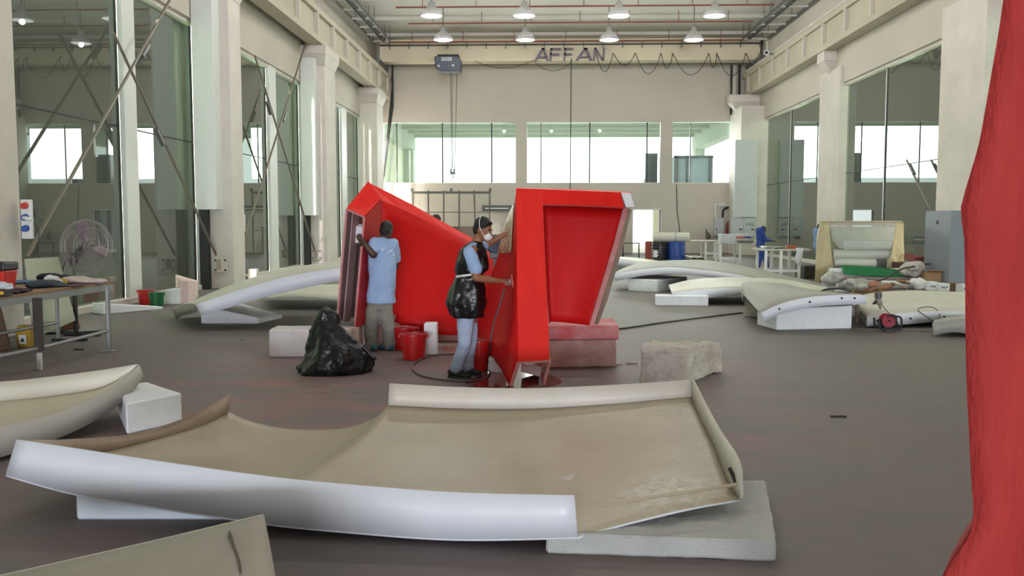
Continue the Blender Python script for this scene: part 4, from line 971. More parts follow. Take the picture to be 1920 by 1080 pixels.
# mask cup and strap
T = lambda x, y, z: C + Rh @ Vector((x, y, z))
mk = MB(); mk.ell(T(0,.074,-.050), (.054,.052,.046), Rh).build('dust_mask', M_maskm, P1, smooth=True)
ms = [T(.050,.075,-.050), T(.078,.035,-.015), T(.088,-.01,.045), T(.070,-.035,.115), T(.02,-.045,.147), T(-.05,-.04,.125), T(-.085,0,.05), T(-.05,.07,-.045)]
MB().tube(crom(ms, 24), .004, 6).build('mask_strap', M_maskm, P1)
# shirt sleeves (shirt under the apron)
b = MB(); b.limb([(a1(890,462,-.05),.055),(a1(881,474,-.15),.078),(a1(889,498,-.20),.072)]); b.limb([(a1(890,500,-.20),.074),(a1(892,504,-.20),.074)])
b.build('shirt_sleeve', M_shirt, P1, remesh=.010, rsmooth=2)
MB().limb([(sh2,.07),(sh2.lerp(el2,.55),.06)]).build('shirt_sleeve', M_shirt, P1, remesh=.012, rsmooth=2)
# black plastic apron: bib, then skirt
b = MB()
b.loft([(a1(893,452), .055,.07), (a1(889,460), .10,.13), (a1(884,470), .135,.21), (a1(880,488), .145,.215), (a1(879,505), .15,.20), (a1(880,520), .135,.185)], 30, wob=.10)
b.limb([(a1(902,470,-.02),.055),(a1(905,500,-.05),.07)])
b.build('apron_bib', M_plastic, P1, remesh=.014, rsmooth=1, disp=.03, dscale=12)
b = MB()
b.loft([(a1(880,512), .135,.185), (a1(878,522), .16,.20), (a1(876,545), .20,.23), (a1(875,568), .218,.24), (a1(876,585), .20,.235), (a1(879,594), .185,.22)], 40, wob=.22, seed=3)
b.build('apron_skirt', M_plastic, P1, remesh=.014, rsmooth=1, disp=.035, dscale=10)
MB().tube([a1(856,519,-.14), a1(868,517,-.22), a1(884,515,-.23)], .012, 6).build('apron_tie', M_maskm, P1)
b = MB()
for hp, kn, an, k in ((a1(874,588,-.085), a1(871,645,-.10), a1(856,690,-.09), 0), (a1(879,588,.085), a1(882,640,.10), a1(876,688,.10), 1)):
    b.limb([(hp,.105),(hp.lerp(kn,.5),.09),(kn,.072),(kn.lerp(an,.55),.067),(an,.068)])
    b.loft([(an+Vector((0,0,.05)),.07,.07),(an+Vector((.005,0,.02)),.076,.076),(an+Vector((0,0,-.02)),.07,.07)], 16)
b.build('jeans', M_jeans, P1, remesh=.011, rsmooth=2, disp=.02, dscale=9)
for (x, y, d) in ((854,700,-.09), (874,698,.10)):
    b = MB(); q = a1(x, y, d); shoe_into(b, q, (.9,-.35)); s_ = b.build('shoe', M_shoe, P1, remesh=.009, rsmooth=2)
    b = MB(); sole_into(b, q, (.9,-.35)); b.build('sole', mat('sole_grey', (60,58,58), .8), s_)
# orbital sander in his right hand, hose
sx = a1(956,529,-.03)
r = thing('sander', 'pink-dusted round hand sander pressed on the red shell by the worker in the apron', 'sander', sx)
ax = (1,.08,.12)
MB().lathe([(.03,-.055),(.034,-.03),(.034,.0),(.045,.01)], sx, 20, ax).build('sander_body', M_pinkin, r, smooth=True)
MB().lathe([(.06,.012),(.078,.018),(.078,.034)], sx, 24, ax).build('pad', mat('sander_pad', (190,90,74), .8), r, smooth=False)
hs = crom([a1(946,541,-.08), a1(938,570,-.05), a1(926,605,0), a1(920,640,.05), G(917,690)+Vector((0,0,.1)), G(916,706)+Vector((0,0,.015)), G(880,714,.015), G(830,712,.015), G(790,704,.015), G(773,690,.015), G(785,675,.015), G(815,666,.015), G(860,664,.015), G(905,668,.015)], 90)
tag(MB().tube(hs, .010, 7).build('air_hose', mat('hose_dark_grey', (92,80,80), .6), smooth=True), 'grey hose hanging from the sander and looping over the floor', 'hose')
# rag and cup parts by the far hand
# ---------- worker in light blue shirt, seen from behind
Y2 = 11.62
def a2(x, y, d=0): return A(x, y, Y2+d)
P2 = thing('person', 'worker seen from behind in light blue shirt and grey trousers at the box end', 'person', (a2(712,650).x, Y2, 0))
C = a2(725,434,-.0); Rh = frame((.25,.9,-.45))
body = MB(); head_into(body, C, Rh); body.limb([(a2(721,441), .055), (a2(715,456), .07)])
body.loft([(a2(716,450),.08,.07),(a2(716,462),.18,.11),(a2(717,490),.17,.12),(a2(713,530),.15,.12),(a2(710,560),.16,.13)], 20)
sh, el, wr = a2(702,458,-.06), a2(700,477,-.20), a2(685,460,-.22)
body.limb([(sh,.055),(el,.052),(wr,.036)]); hand_into(body, wr, a2(677,450,-.20)-wr, (.3,.9,.1), curl=.45, thumb=1, s=1.15)
sh2, el2, wr2 = a2(737,460,.02), a2(742,500,.18), a2(728,492,.40)
body.limb([(sh2,.055),(el2,.042),(wr2,.028)]); hand_into(body, wr2, (-.2,.9,.1), (-1,0,0), curl=.5, thumb=-1)
for hp, an in ((a2(700,560), a2(697,648)), (a2(721,560), a2(730,646,.04))): body.limb([(hp,.085),(hp.lerp(an,.5),.058),(an,.042)])
body.build('body', M_skinB, P2, remesh=.008, rsmooth=3); face_parts(P2, C, Rh); hair_part(P2, C, Rh, s=.98)
b = MB()
b.loft([(a2(717,444),.06,.07),(a2(716,450),.13,.10),(a2(716,460),.19,.135),(a2(717,485),.19,.15),(a2(717,520),.18,.15),(a2(714,550),.185,.16),(a2(714,568,.0),.19,.16)], 30, wob=.08)
b.limb([(a2(702,455,-.04),.078),(a2(700,471,-.15),.076)]); b.limb([(a2(737,458,.02),.078),(a2(742,484,.10),.076)])
b.build('shirt', M_shirt, P2, remesh=.012, rsmooth=3, disp=.025, dscale=7)
for x, y, w_ in ((718,468,.03),(723,466,.02),(734,470,.04),(728,473,.02),(738,477,.025)): 
    p = a2(x, y, -.185); MB().cbox(p, (w_,.004,.035)).build('paint_fleck', mat('pale_fleck', (186,206,236), .8), P2)
b = MB()
b.loft([(a2(714,532),.13,.11),(a2(714,550),.15,.13),(a2(713,566),.165,.145),(a2(712,580),.165,.13)], 26)
for hp, kn, an in ((a2(700,583,-.02), a2(695,620,-.02), a2(697,648,-.02)), (a2(722,580), a2(729,618,.02), a2(730,646,.04))):
    b.limb([(hp,.105),(kn,.086),(kn.lerp(an,.6),.088),(an,.088)])
b.build('trousers', M_trous, P2, remesh=.012, rsmooth=2, disp=.02, dscale=9)
M_teal = mat('teal_shoe', (48,112,130), .6)
for (x, y, d, dr) in ((699,656,-.04,(-.3,1)), (727,655,.02,(-.75,.5))):
    q = a2(x, y, d); b = MB(); shoe_into(b, q, dr); s_ = b.build('shoe', M_teal, P2, remesh=.01, rsmooth=2)
    b = MB(); sole_into(b, q, dr); b.build('sole', mat('sole_grey', (60,58,58), .8), s_)
# ---------- worker in blue coverall at the table
def person_blue(lab, x0, Yp, m, foot, headpx, turn=1):
    def a3(x, y, d=0): return A(x0+x, y, Yp+d)
    P = thing('person', lab, 'person', (a3(0,500).x, Yp, 0))
    k = 1.0; C = a3(headpx[0]-x0, headpx[1]); Rh = frame((.9*turn,-.1,-.35)); 
    hips = Vector((a3(-2,480).x, Yp, .90)); chest = Vector((a3(-3,455).x, Yp, 1.30)); neck = C + Vector((-.02*turn,0,-.14))
    b = MB(); head_into(b, C, Rh); b.limb([(C+Vector((-.02*turn,0,-.05)),.055),(neck,.06)])
    hand = Vector((a3(18*turn,464).x, Yp-.1, 1.0)); el = Vector((a3(4*turn,468).x, Yp-.22, 1.02)); sh = chest + Vector((0,-.17,.08))
    b.limb([(sh,.05),(el,.04),(hand,.028)]); hand_into(b, hand, (turn,0,-.1), (0,.3,-1), curl=.5, thumb=-turn)
    el2 = el+Vector((.05*turn,.42,0)); h2 = hand+Vector((.02,.3,0)); b.limb([(chest+Vector((0,.17,.08)),.05),(el2,.04),(h2,.028)]); hand_into(b, h2, (turn,0,-.1), (0,-.3,-1), curl=.5, thumb=turn)
    b.limb([(chest,.12),(hips,.12)])
    b.build('body', M_skinB, P, remesh=.012, rsmooth=2); hair_part(P, C, Rh, vox=.016); face_parts(P, C, Rh)
    b = MB(); b.loft([(neck+Vector((0,0,.0)),.07,.08),(chest+Vector((0,0,.12)),.12,.20),(chest,.14,.2),(hips+Vector((0,0,.1)),.13,.18),(hips+Vector((0,0,-.08)),.15,.19)], 24, wob=.06)
    b.limb([(sh,.07),(el,.06),(el.lerp(hand,.75),.045)]); b.limb([(chest+Vector((0,.17,.08)),.07),(el2,.06),(el2.lerp(h2,.75),.045)])
    for dy, f in ((-.1, foot[0]), (.1, foot[1])): 
        fx = a3(f, 500).x; b.limb([(hips+Vector((0,dy,-.05)),.11),(Vector(((hips.x+fx)/2+.04*turn,Yp+dy,.48)),.085),(Vector((fx,Yp+dy,.10)),.075)])
    b.build('coverall', m, P, remesh=.018, rsmooth=2, disp=.03, dscale=7)
    for dy, f in ((-.1, foot[0]), (.1, foot[1])):
        b = MB(); shoe_into(b, (a3(f,500).x, Yp+dy, 0), (turn,0)); b.build('shoe', M_shoe, P, remesh=.014, rsmooth=1)
    return P
person_blue('person in dark blue coverall standing sideways at the white work tables', 1428, 30.2, M_cover, (-9, 12), (1431, 432))
person_blue('person mostly hidden behind the wrapped rack, light blue clothing', 1536, 28.6, mat('pale_blue_coat', (120,150,200), .8, nz=5, amt=.1), (-3, 4), (1538, 428))
# person hidden behind the left red shell, only the top of the head shows
person_blue('person behind the slanting rim of the left red shell, only dark hair showing', 819, 17.0, mat('dark_work_coat', (70,74,80), .8), (-5, 5), (818, 416))
# ================================================================ floor things at centre
# black rubbish bag
r = thing('rubbish_bag', 'black plastic rubbish bag standing slumped in front of the foam block', 'bag', G(622,708))
Y3 = 9.95; a3 = lambda x, y, d=0: A(x, y, Y3+d)
b = MB()
b.loft([(a3(628,711), .30,.26), (a3(626,700), .385,.30), (a3(630,685), .395,.32), (a3(634,668), .36,.30), (a3(632,650), .30,.24), (a3(620,634), .21,.19), (a3(613,618), .17,.15), (a3(611,603), .12,.11), (a3(611,588), .085,.08), (a3(610,578), .06,.05)], 40, wob=.22, seed=5)
b.limb([(a3(607,586),.055),(a3(598,625),.12),(a3(600,655),.17)]); b.limb([(a3(612,583),.05),(a3(628,592),.045),(a3(632,615),.06)]); b.limb([(a3(572,692),.07),(a3(600,690),.15)]); b.limb([(a3(558,689),.02),(a3(578,694),.06)])
b.limb([(a3(624,604,-.02),.05),(a3(648,634,-.04),.06),(a3(672,662,-.05),.07)]); b.limb([(a3(670,655,0),.06),(a3(686,660,0),.035)])
b.build('bag_body', M_plastic, r, remesh=.016, rsmooth=1, disp=.05, dscale=8)
MB().limb([(a3(684,652,-.02),.03),(a3(694,664,-.02),.022),(a3(702,671,-.02),.026)]).build('bag_tail', M_plastic, r, remesh=.008, disp=.01)
for i, (x0, y0, x1, y1) in enumerate(((606,585,612,622),(618,590,640,625),(600,668,632,655),(598,692,634,672),(604,700,634,690),(625,703,640,697))): pass
# red buckets
M_buck = mat('red_bucket_plastic', (198,26,30), .4, nz=3, amt=.08)
M_buckg = mat('green_bucket_plastic', (20,96,56), .4); M_wire = mat('bucket_wire', (170,150,150), .4, metal=.5)
def bucket(label, px, py, rad, h, m, group=None, handle=1):
    c = G(px, py); c.y += rad*.8
    r = thing('bucket', label, 'bucket', c, group)
    MB().lathe([(rad*.76,0),(rad*.78,.01),(rad*.97,h*.93),(rad*1.06,h*.93),(rad*1.06,h),(rad*.96,h),(rad*.76,.02),(.001,.02)], c, 32, closed=False).build('bucket_body', m, r, smooth=False)
    for k in (-1,1): MB().cbox(c+Vector((k*rad*1.05,0,h*.9)), (.03,.04,.04)).build('handle_lug', m, r, bevel=.005)
    if handle: 
        pts = [c+Vector((rad*1.08*math.cos(t), -rad*.9*math.sin(t) if handle == 1 else -.02, h*.92+ (.04 if handle==1 else rad*.8)*math.sin(t))) for t in [math.pi*k/16 for k in range(17)]]
        MB().tube(pts, .005, 6).build('handle', M_wire, r)
    return r
bucket('front red bucket standing in front of the left red shell, beside the upright foam block', 773, 676, .165, .315, M_buck)
bucket('rear red bucket partly hidden behind the front red bucket', 757, 658, .165, .30, M_buck)
bucket('tall red bucket behind the legs of the worker in the black apron', 896, 697, .135, .35, M_buck)
bucket('red bucket beside the green bucket at the left glazing', 268, 572, .15, .29, M_buck)
bucket('green bucket on the floor near the left glazing', 289, 577, .15, .29, M_buckg)
# dark cord running right from the red shell
cp = crom([G(1135,619,.015), G(1180,614,.015), G(1240,605,.015), G(1310,596,.015), G(1392,586,.015)], 40)
tag(MB().tube(cp, .014, 6).build('power_cable', mat('cable_dark_grey', (62,60,58), .6), smooth=True), 'dark cable lying across the floor right of the right red shell', 'cable')
# little crumbs on the floor
for (x, y, s_, lab) in ((1571,782,.05,'small dark leaf-like scrap on the open floor at right'), (148,656,.05,'black lump on the floor under the workbench'), (455,637,.02,'tiny black crumb on the floor in front of the left arched panel')):
    c = G(x, y); b = MB()
    for k in range(4): b.ell(c+Vector((s_*(k-1.5)*.7, random.uniform(-.3,.3)*s_, s_*.18)), (s_*.5, s_*.35, s_*.2), nu=8, nv=5)
    tag(b.build('floor_scrap', M_dark, remesh=s_*.2), lab, 'scrap')
# ================================================================ workbench at left
M_wood = mat('worn_plywood', (148,118,88), .75, nz=5, rgb2=(126,98,72), stretch=(1,.2,1))
M_legd = mat('dark_brown_leg', (52,44,40), .6); M_tube = mat('galvanised_tube', (140,142,142), .45, metal=.3)
zt = .86; F1, F2 = Vector((-5.95,8.0,0)), Vector((-5.80,12.15,0)); B2, B1 = Vector((-6.95,12.75,0)), Vector((-7.2,8.1,0))
r = thing('workbench', 'long cluttered workbench with wooden top and metal legs at the left edge', 'workbench', (F1+B2)/2)
Zv = lambda p, z: Vector((p.x, p.y, z))
b = MB(); b.hexa([Zv(p, zt-.035) for p in (B1,F1,F2,B2)], [Zv(p, zt) for p in (B1,F1,F2,B2)]); b.build('top_board', M_wood, r, bevel=.004)
b = MB(); ins = lambda p: p + (Vector((-6.5,10.3,0))-p).normalized()*.06
for p, q in ((F1,F2),(F2,B2),(B1,B2)): b.beam(Zv(ins(p), zt-.075), Zv(ins(q), zt-.075), .04, .08)
b.build('apron_rail', M_tube, r)
f75 = G(75,694); 
MB().beam(Vector((f75.x,f75.y,.22)), Vector((f75.x,f75.y,zt-.04)), .075, .075, (0,1,0)).build('leg', M_legd, r)
MB().beam(Vector((f75.x,f75.y,0)), Vector((f75.x,f75.y,.2)), .05, .05, (0,1,0)).build('leg_foot', mat('white_foot_wrap', (190,190,188), .7), r, bevel=.01)
for q in (G(205,659), ):
    MB().cyl(Vector((q.x,q.y,0)), Vector((q.x,q.y,zt-.04)), .028, n=10).build('leg', M_tube, r)
    MB().cyl(Vector((q.x-.08,q.y+.18,0)), Vector((q.x-.08,q.y+.18,zt-.04)), .026, n=10).build('leg', M_tube, r)
    MB().cbox((q.x-.02,q.y,.006), (.2,.12,.012)).build('foot_plate', M_tube, r)
    leg2 = q
for p in (Vector((-6.95,8.4,0)), Vector((-6.75,12.4,0)), Vector((-5.9,8.2,0))):
    MB().cyl(p, Vector((p.x,p.y,zt-.04)), .028, n=10).build('leg', M_tube, r)
MB().tube([Vector((-5.95,8.2,.24)), Vector((f75.x,f75.y,.25)), Vector((leg2.x,leg2.y,.27))], .022, 8).build('stretcher', M_tube, r)
MB().tube([Vector((-6.95,8.4,.26)), Vector((-6.75,12.4,.26))], .022, 8).build('stretcher', M_tube, r)
def on(x, y): return G(x, y, zt)
def blob(name, label, cat, pts, m, vox=.012, rx=1, disp=.01, par=None):
    b = MB()
    for (x, y, rr, hh) in pts:
        c = on(x, y); b.ell(c+Vector((0,0,hh*.8)), (rr, rr*rx, hh), nu=12, nv=7)
    o = b.build(name, m, par, remesh=vox, rsmooth=1, disp=disp, dscale=12)
    return tag(o, label, cat) if par is None else o
# red toolbox with a dark lid
c = on(2,556)+Vector((-.02,.25,.0)); c = Vector((-6.35, 10.2, zt))
c = A(-6,525,10.6); c.z = zt
tb = thing('toolbox', 'red toolbox with black lid at the left end of the workbench', 'toolbox', c)
hb0 = zt; b = MB(); b.hexa([(c.x-.3,c.y-.1,hb0),(c.x+.13,c.y-.1,hb0),(c.x+.13,c.y+.15,hb0),(c.x-.3,c.y+.15,hb0)], [(c.x-.3,c.y-.12,hb0+.23),(c.x+.16,c.y-.12,hb0+.23),(c.x+.16,c.y+.17,hb0+.23),(c.x-.3,c.y+.17,hb0+.23)])
b.build('box_body', mat('toolbox_red', (196,44,32), .4), tb, bevel=.012)
MB().box(c.x-.3,c.x+.175,c.y-.13,c.y+.18,hb0+.232,hb0+.33).build('lid', mat('toolbox_black', (36,34,38), .5), tb, bevel=.02)
MB().tube([(c.x-.2,c.y,hb0+.33),(c.x-.15,c.y,hb0+.37),(c.x+.0,c.y,hb0+.37),(c.x+.05,c.y,hb0+.33)], .012, 8).build('handle', M_dark, tb)
blob('paper_bag', 'crumpled white bag in front of the red toolbox on the workbench', 'bag', [(2,545,.10,.06),(12,543,.08,.05),(18,546,.05,.04)], mat('bag_white', (196,202,212), .7, bump=.8, bscale=20), disp=.03)
c = on(4,557); o = MB().cbox((c.x,c.y,c.z+.045), (.16,.12,.08)).build('small_box', mat('box_black', (28,26,26), .5), bevel=.005); tag(o, 'small black and yellow box at the front left of the workbench', 'box')
MB().cbox((c.x+.01,c.y-.065,c.z+.05), (.10,.01,.035)).build('yellow_label', mat('label_yellow', (206,160,50), .6), o)
blob('cloth', 'dark maroon cloth lying near the front of the workbench', 'cloth', [(22,551,.09,.02),(34,549,.12,.03),(45,546,.10,.02),(28,545,.1,.02)], mat('maroon_cloth', (52,34,48), .9))
blob('cloth', 'blue cloth folded near the back of the workbench', 'cloth', [(30,532,.14,.02),(42,531,.18,.025),(55,531,.14,.02)], mat('blue_cloth', (92,112,158), .9))
blob('cloth', 'dark slate cloth bundled at the middle of the workbench', 'cloth', [(68,540,.13,.05),(80,539,.16,.055),(92,538,.16,.05),(104,538,.14,.03),(114,538,.1,.02)], mat('slate_cloth', (52,60,70), .9, bump=.5))
blob('glove', 'white work glove on the slate cloth', 'glove', [(94,533,.08,.07),(102,534,.08,.065),(109,536,.06,.05)], mat('glove_white', (206,206,208), .8))
blob('glove', 'yellow work glove at the middle of the workbench', 'glove', [(110,534,.07,.05),(118,534,.06,.045)], mat('glove_yellow', (180,156,66), .8))
blob('cloth', 'dark blue-black rags near the back of the workbench', 'cloth', [(86,527,.12,.06),(96,526,.14,.06),(108,528,.14,.05),(120,527,.14,.05),(130,528,.10,.03)], mat('rag_dark', (30,32,46), .9))
blob('cloth', 'pale pink cloth spread over the far end of the workbench', 'cloth', [(130,532,.14,.05),(142,530,.2,.05),(156,531,.2,.04),(170,531,.18,.03),(184,531,.12,.035)], mat('pink_cloth', (196,178,174), .9, nz=4, amt=.06))
blob('cloth', 'thin purple-grey cloth at the front edge below the pink cloth', 'cloth', [(134,537,.10,.012),(144,536,.12,.015),(154,536,.06,.01)], mat('purple_cloth', (92,72,80), .9))
# pedestal fan
fc = G(143,627); hub = A(163,462,13.45)
fr = thing('pedestal_fan', 'tall grey pedestal fan behind the far end of the workbench', 'fan', fc)
MB().cyl((fc.x,fc.y,.05),(fc.x,fc.y,.80),.035,.035,12).build('lower_pole', M_legd, fr)
MB().cyl((fc.x,fc.y,.80),(fc.x,fc.y,hub.z-.12),.02,.02,12).build('upper_pole', M_greymetal, fr)
MB().cyl((fc.x,fc.y,.76),(fc.x,fc.y,.84),.05,.05,12).build('collar', M_dark, fr)
for a_ in (.35, 2.5, 3.6, 5.8): MB().beam((fc.x,fc.y,.03),(fc.x+.42*math.cos(a_),fc.y+.35*math.sin(a_),.03),.05,.03).build('base_foot', M_dark, fr)
nrm = Vector((.30,-.95,-.02)).normalized(); nrm = Vector((.86,-.50,-.02)).normalized(); Rf = frame(nrm)
MB().cyl(Vector((fc.x,fc.y,hub.z-.14)), hub-nrm*.12, .03, .03, 10).build('neck', M_dark, fr)
MB().cyl(hub-nrm*.20, hub-nrm*.04, .075, .06, 16).build('motor', M_greymetal, fr)
M_cage = mat('cage_wire', (150,138,142), .4, metal=.5)
b = MB(); RAD = .40
T = lambda a_, rr, dd: hub + Rf @ Vector((math.cos(a_)*rr, dd, math.sin(a_)*rr))
for rr, dd in ((RAD,0),(RAD*.985,.05),(RAD*.7,.10),(RAD*.3,.12),(RAD*.985,-.05),(RAD*.7,-.10)):
    b.tube([T(2*math.pi*k/48, rr, dd) for k in range(49)], .004, 5, caps=False)
b.build('cage_rings', M_cage, fr)
b = MB()
for k in range(60):
    a_ = 2*math.pi*k/60
    b.tube([T(a_, .05, .125), T(a_, RAD*.5, .115), T(a_, RAD*.85, .075), T(a_, RAD, 0)], .0018, 4, caps=False)
    b.tube([T(a_, .05, -.12), T(a_, RAD*.6, -.11), T(a_, RAD, 0)], .0018, 4, caps=False)
o = b.build('cage_wires', M_cage, fr)
MB().cyl(hub-nrm*.04, hub+nrm*.06, .045, .035, 14).build('hub', M_greymetal, fr)
for k in range(3):
    a0_ = math.radians(78)+k*2*math.pi/3; rows = []
    for j in range(8):
        rr = .04+(RAD-.07)*j/7; wdt = .25+.35*math.sin(math.pi*(j+1)/9)
        rows.append([T(a0_-wdt*.5+wdt*i/5, rr, -.025+.05*i/5) for i in range(6)])
    MB().grid(rows).build('blade', mat('blade_grey', (128,112,120), .4, metal=.4), fr, smooth=True, solid=.003)
MB().tube(crom([A(57,414,13.2), A(68,422,13.1), A(73,445,13.0), A(66,470,13.0), A(58,500,13.05), A(80,520,13.1), A(110,525,13.2), A(122,492,13.3), A(140,478,13.3)], 30), .008, 6).build('power_cord', M_dark, fr)
# socket panels
def sockets(label, cx, cy, Yp, s_, plug):
    c = A(cx, cy, Yp); q = thing('socket_panel', label, 'socket panel', c)
    MB().cbox(c, (.155*s_,.06,.57*s_)).build('back_board', M_white, q, bevel=.006)
    for dz, cc in ((.20,'red'),(.03,'blue'),(-.13,'blue')):
        m = mat('socket_'+cc, (190,60,46) if cc == 'red' else (52,84,156), .5)
        k = MB().cyl(c+Vector((0,-.03,dz*s_)), c+Vector((0,-.10,dz*s_-.01)), .05*s_, .045*s_, 14).build('socket', m, q)
    if plug: MB().limb([(c+Vector((.01,-.10,.02)),.03),(c+Vector((.11,-.13,0)),.03)]).build('plug', M_white, q, smooth=True)
    return q
sockets('white socket panel above the workbench, one red and two blue sockets, white plug', 51, 411, 13.05, 1.0, True)
sockets('small socket panel with red and blue sockets on the second column', 455, 418, 22.7, .75, False)
# leaning plate, yellow box, brown board
def lean(name, label, cat, pts, m, th=.03):
    P_ = [A(x, y, Y) for x, y, Y in pts]; b = MB(); nn = (P_[1]-P_[0]).cross(P_[3]-P_[0]).normalized()*th; b.prism(P_, nn); return tag(b.build(name, m, bevel=.003), label, cat)
gp = [A(60,640,12.35), A(140,608,12.8), A(107,483,13.25), A(44,487,12.85)]
lean('plaster_board', 'large pale greenish board leaning on the glazing behind the workbench', 'board', [(62,636,12.3),(140,602,12.9),(108,483,13.2),(45,487,12.75)], mat('pale_green_board', (170,176,154), .7, nz=2, amt=.04))
lean('fibre_board', 'dark brown board leaning under the left end of the workbench', 'board', [(-30,665,11.4),(22,656,11.4),(2,575,11.8),(-40,575,11.8)], mat('brown_board', (96,70,54), .8))
yb = G(51,650); q = thing('yellow_box', 'small yellow box with a white warning label under the workbench', 'box', yb)
MB().hexa([yb+Vector(v) for v in ((-.09,-.08,0),(.08,-.08,0),(.08,.08,0),(-.09,.08,0))], [yb+Vector(v) for v in ((-.11,-.09,.24),(.10,-.09,.24),(.10,.09,.24),(-.11,.09,.24))]).build('box_body', mat('warning_yellow', (176,140,44), .6), q, bevel=.01)
MB().box(yb.x-.09,yb.x+.08,yb.y-.07,yb.y+.07,.242,.29).build('lid', mat('warning_yellow', (176,140,44), .6), q, bevel=.01)
MB().box(yb.x-.05,yb.x+.05,yb.y-.102,yb.y-.096,.05,.17).build('label_sheet', M_white, q)
MB().prism([(yb.x-.03,yb.y-.104,.08),(yb.x+.03,yb.y-.104,.08),(yb.x,yb.y-.104,.14)], (0,-.003,0)).build('warning_triangle', M_dark, q)
for (x0, y0, x1, y1, lab) in ((98,637,163,637,'longer dark offcut bar lying on the floor under the workbench'), (122,627,187,628,'shorter dark offcut bar on the floor by the fan base')):
    a_, c_ = G(x0,y0,.02), G(x1,y1,.02); tag(MB().beam(a_, c_, .05, .03).build('offcut_bar', M_dark), lab, 'bar')
c = G(128,617); tag(MB().hexa([c+Vector(v) for v in ((-.18,-.08,0),(.14,-.05,0),(.16,.08,0),(-.14,.06,0))], [c+Vector(v) for v in ((-.16,-.06,.1),(.12,-.03,.12),(.14,.06,.12),(-.12,.05,.1))]).build('wood_block', mat('rust_brown_wood', (104,66,50), .8), bevel=.01), 'rust-brown wood block on the floor at the foot of the leaning board', 'block')
# clutter by the second column
c = G(470,527); c = WX(470,527,-7.6)
q = Vector((-7.75,24.2,0)); tag(MB().box(q.x-.12,q.x+.12,q.y-.1,q.y+.1,0,.36).build('small_white_box', M_foamdirty, bevel=.01), 'small white box on the floor beside the second column at left', 'box')
q = Vector((-7.85,23.4,0)); b = MB()
for k in range(6): b.ell(q+Vector((random.uniform(-.12,.12),random.uniform(-.3,.3),.08+.03*k)), .09, nu=8, nv=6)
tag(b.build('dark_parts_heap', M_dark, remesh=.03, kind=None), 'heap of small dark parts beside the second column at left', 'heap')
# perforated dark-yellow upright rack strip in left background
c = A(621,485,39.0); c.z = 0; q = thing('upright_post', 'dark yellow perforated upright post in the far left background', 'post', c)
MB().box(c.x-.1,c.x+.1,c.y-.06,c.y+.06,0,1.85).build('post_body', mat('dark_olive_post', (84,76,52), .7), q)
for k in range(4): MB().box(c.x-.04,c.x+.04,c.y-.07,c.y-.055,1.3+k*.13,1.36+k*.13).build('hole', M_white, q)
# ================================================================ rack and fixture on the back wall
Yr_ = 44.9; ar = lambda x, y: A(x, y, Yr_)
q = thing('steel_rack', 'grey steel grid rack standing against the back wall behind the left red shell', 'rack', (ar(846,480).x, Yr_, 0))
M_rack = mat('rack_grey', (92,94,90), .6)
for i, (x, xb) in enumerate(((774,776),(803,804),(832,832),(861,861),(889,892),(918,918))):
    a_, c_ = ar(x, 357), ar(xb, 470); c_.z = 0; MB().beam(a_, c_, .07, .07, (0,1,0)).build('upright', M_rack, q)
MB().beam(ar(772,361), ar(920,361), .06, .12).build('top_rail', M_rack, q); MB().beam(ar(774,398), ar(918,398), .05, .04).build('cross_rail', M_rack, q); MB().beam(ar(774,432), ar(918,432), .05, .04).build('cross_rail', M_rack, q)
for x in (773, 846, 919): MB().cbox(ar(x,356), (.12,.08,.16)).build('top_lug', M_rack, q)
c = A(846,425,44.3); tag(MB().box(A(838,1,44.3).x, A(890,1,44.3).x, 44.1, 44.5, 0, 1.35).build('stacked_boards', mat('brown_stack', (96,84,72), .8), bevel=.02), 'brown stack of boards in front of the grid rack, behind the red rim', 'stack')
c = A(932,390,45.85); q = thing('wall_light', 'dark long wall light fixture with a pale tube right of the grid rack', 'wall light', c)
MB().cbox(c, (1.48,.12,.26)).build('housing', M_rack, q); MB().cbox(c+Vector((0,-.08,-.02)), (1.2,.04,.06)).build('tube_light', M_white, q)
c = A(931,462,12.0)
# blue-grey machine glimpsed between worker and shell
q = thing('power_tool_case', 'blue-grey rounded machine cover glimpsed between the apron worker and the red shell', 'machine', (A(929,462,11.4).x, 11.4, .95))
cc = A(929,458,11.4); MB().lathe([(.10,-.05),(.125,-.03),(.125,.03),(.10,.05)], cc, 24, (0,1,0)).build('cover', mat('machine_blue_grey', (70,88,118), .5), q, bevel=.01)
MB().cbox(cc+Vector((.0,0,-.14)), (.14,.08,.08)).build('fitting', M_greymetal, q, bevel=.01)
MB().beam(cc+Vector((0,.02,-.18)), Vector((cc.x,cc.y+.02,0.0)), .05,.05,(0,1,0)).build('stand_post', M_greymetal, q)
# ================================================================ right background
# electrical cabinets
M_cab = mat('cabinet_grey', (180,184,188), .5); 
def cabinet(label, x0, x1, y0, y1, Yp, doors, dep=.3, handle=True):
    p, p2 = A(x0, y1, Yp), A(x1, y0, Yp)
    q = thing('electrical_cabinet', label, 'cabinet', ((p.x+p2.x)/2, Yp, p.z))
    MB().box(p.x, p2.x, Yp, Yp+dep, p.z, p2.z).build('cabinet_body', M_cab, q, bevel=.01)
    for i in range(doors):
        xa, xb = p.x+(p2.x-p.x)*i/doors+.015, p.x+(p2.x-p.x)*(i+1)/doors-.015
        d_ = MB().box(xa, xb, Yp-.025, Yp-.002, p.z+.02, p2.z-.02).build('door', M_cab, q, bevel=.006)
        if handle: MB().cbox((xa+.1 if i == 0 and doors == 1 else xb-.12, Yp-.045, (p.z+p2.z)/2-.1), (.14 if doors>1 else .07,.03,.05)).build('handle', M_dark, d_)
    return q, p, p2
cabinet('narrow grey wall cabinet left of the double-door cabinet in the back right corner', 1339, 1358, 409, 443, 45.68, 1)
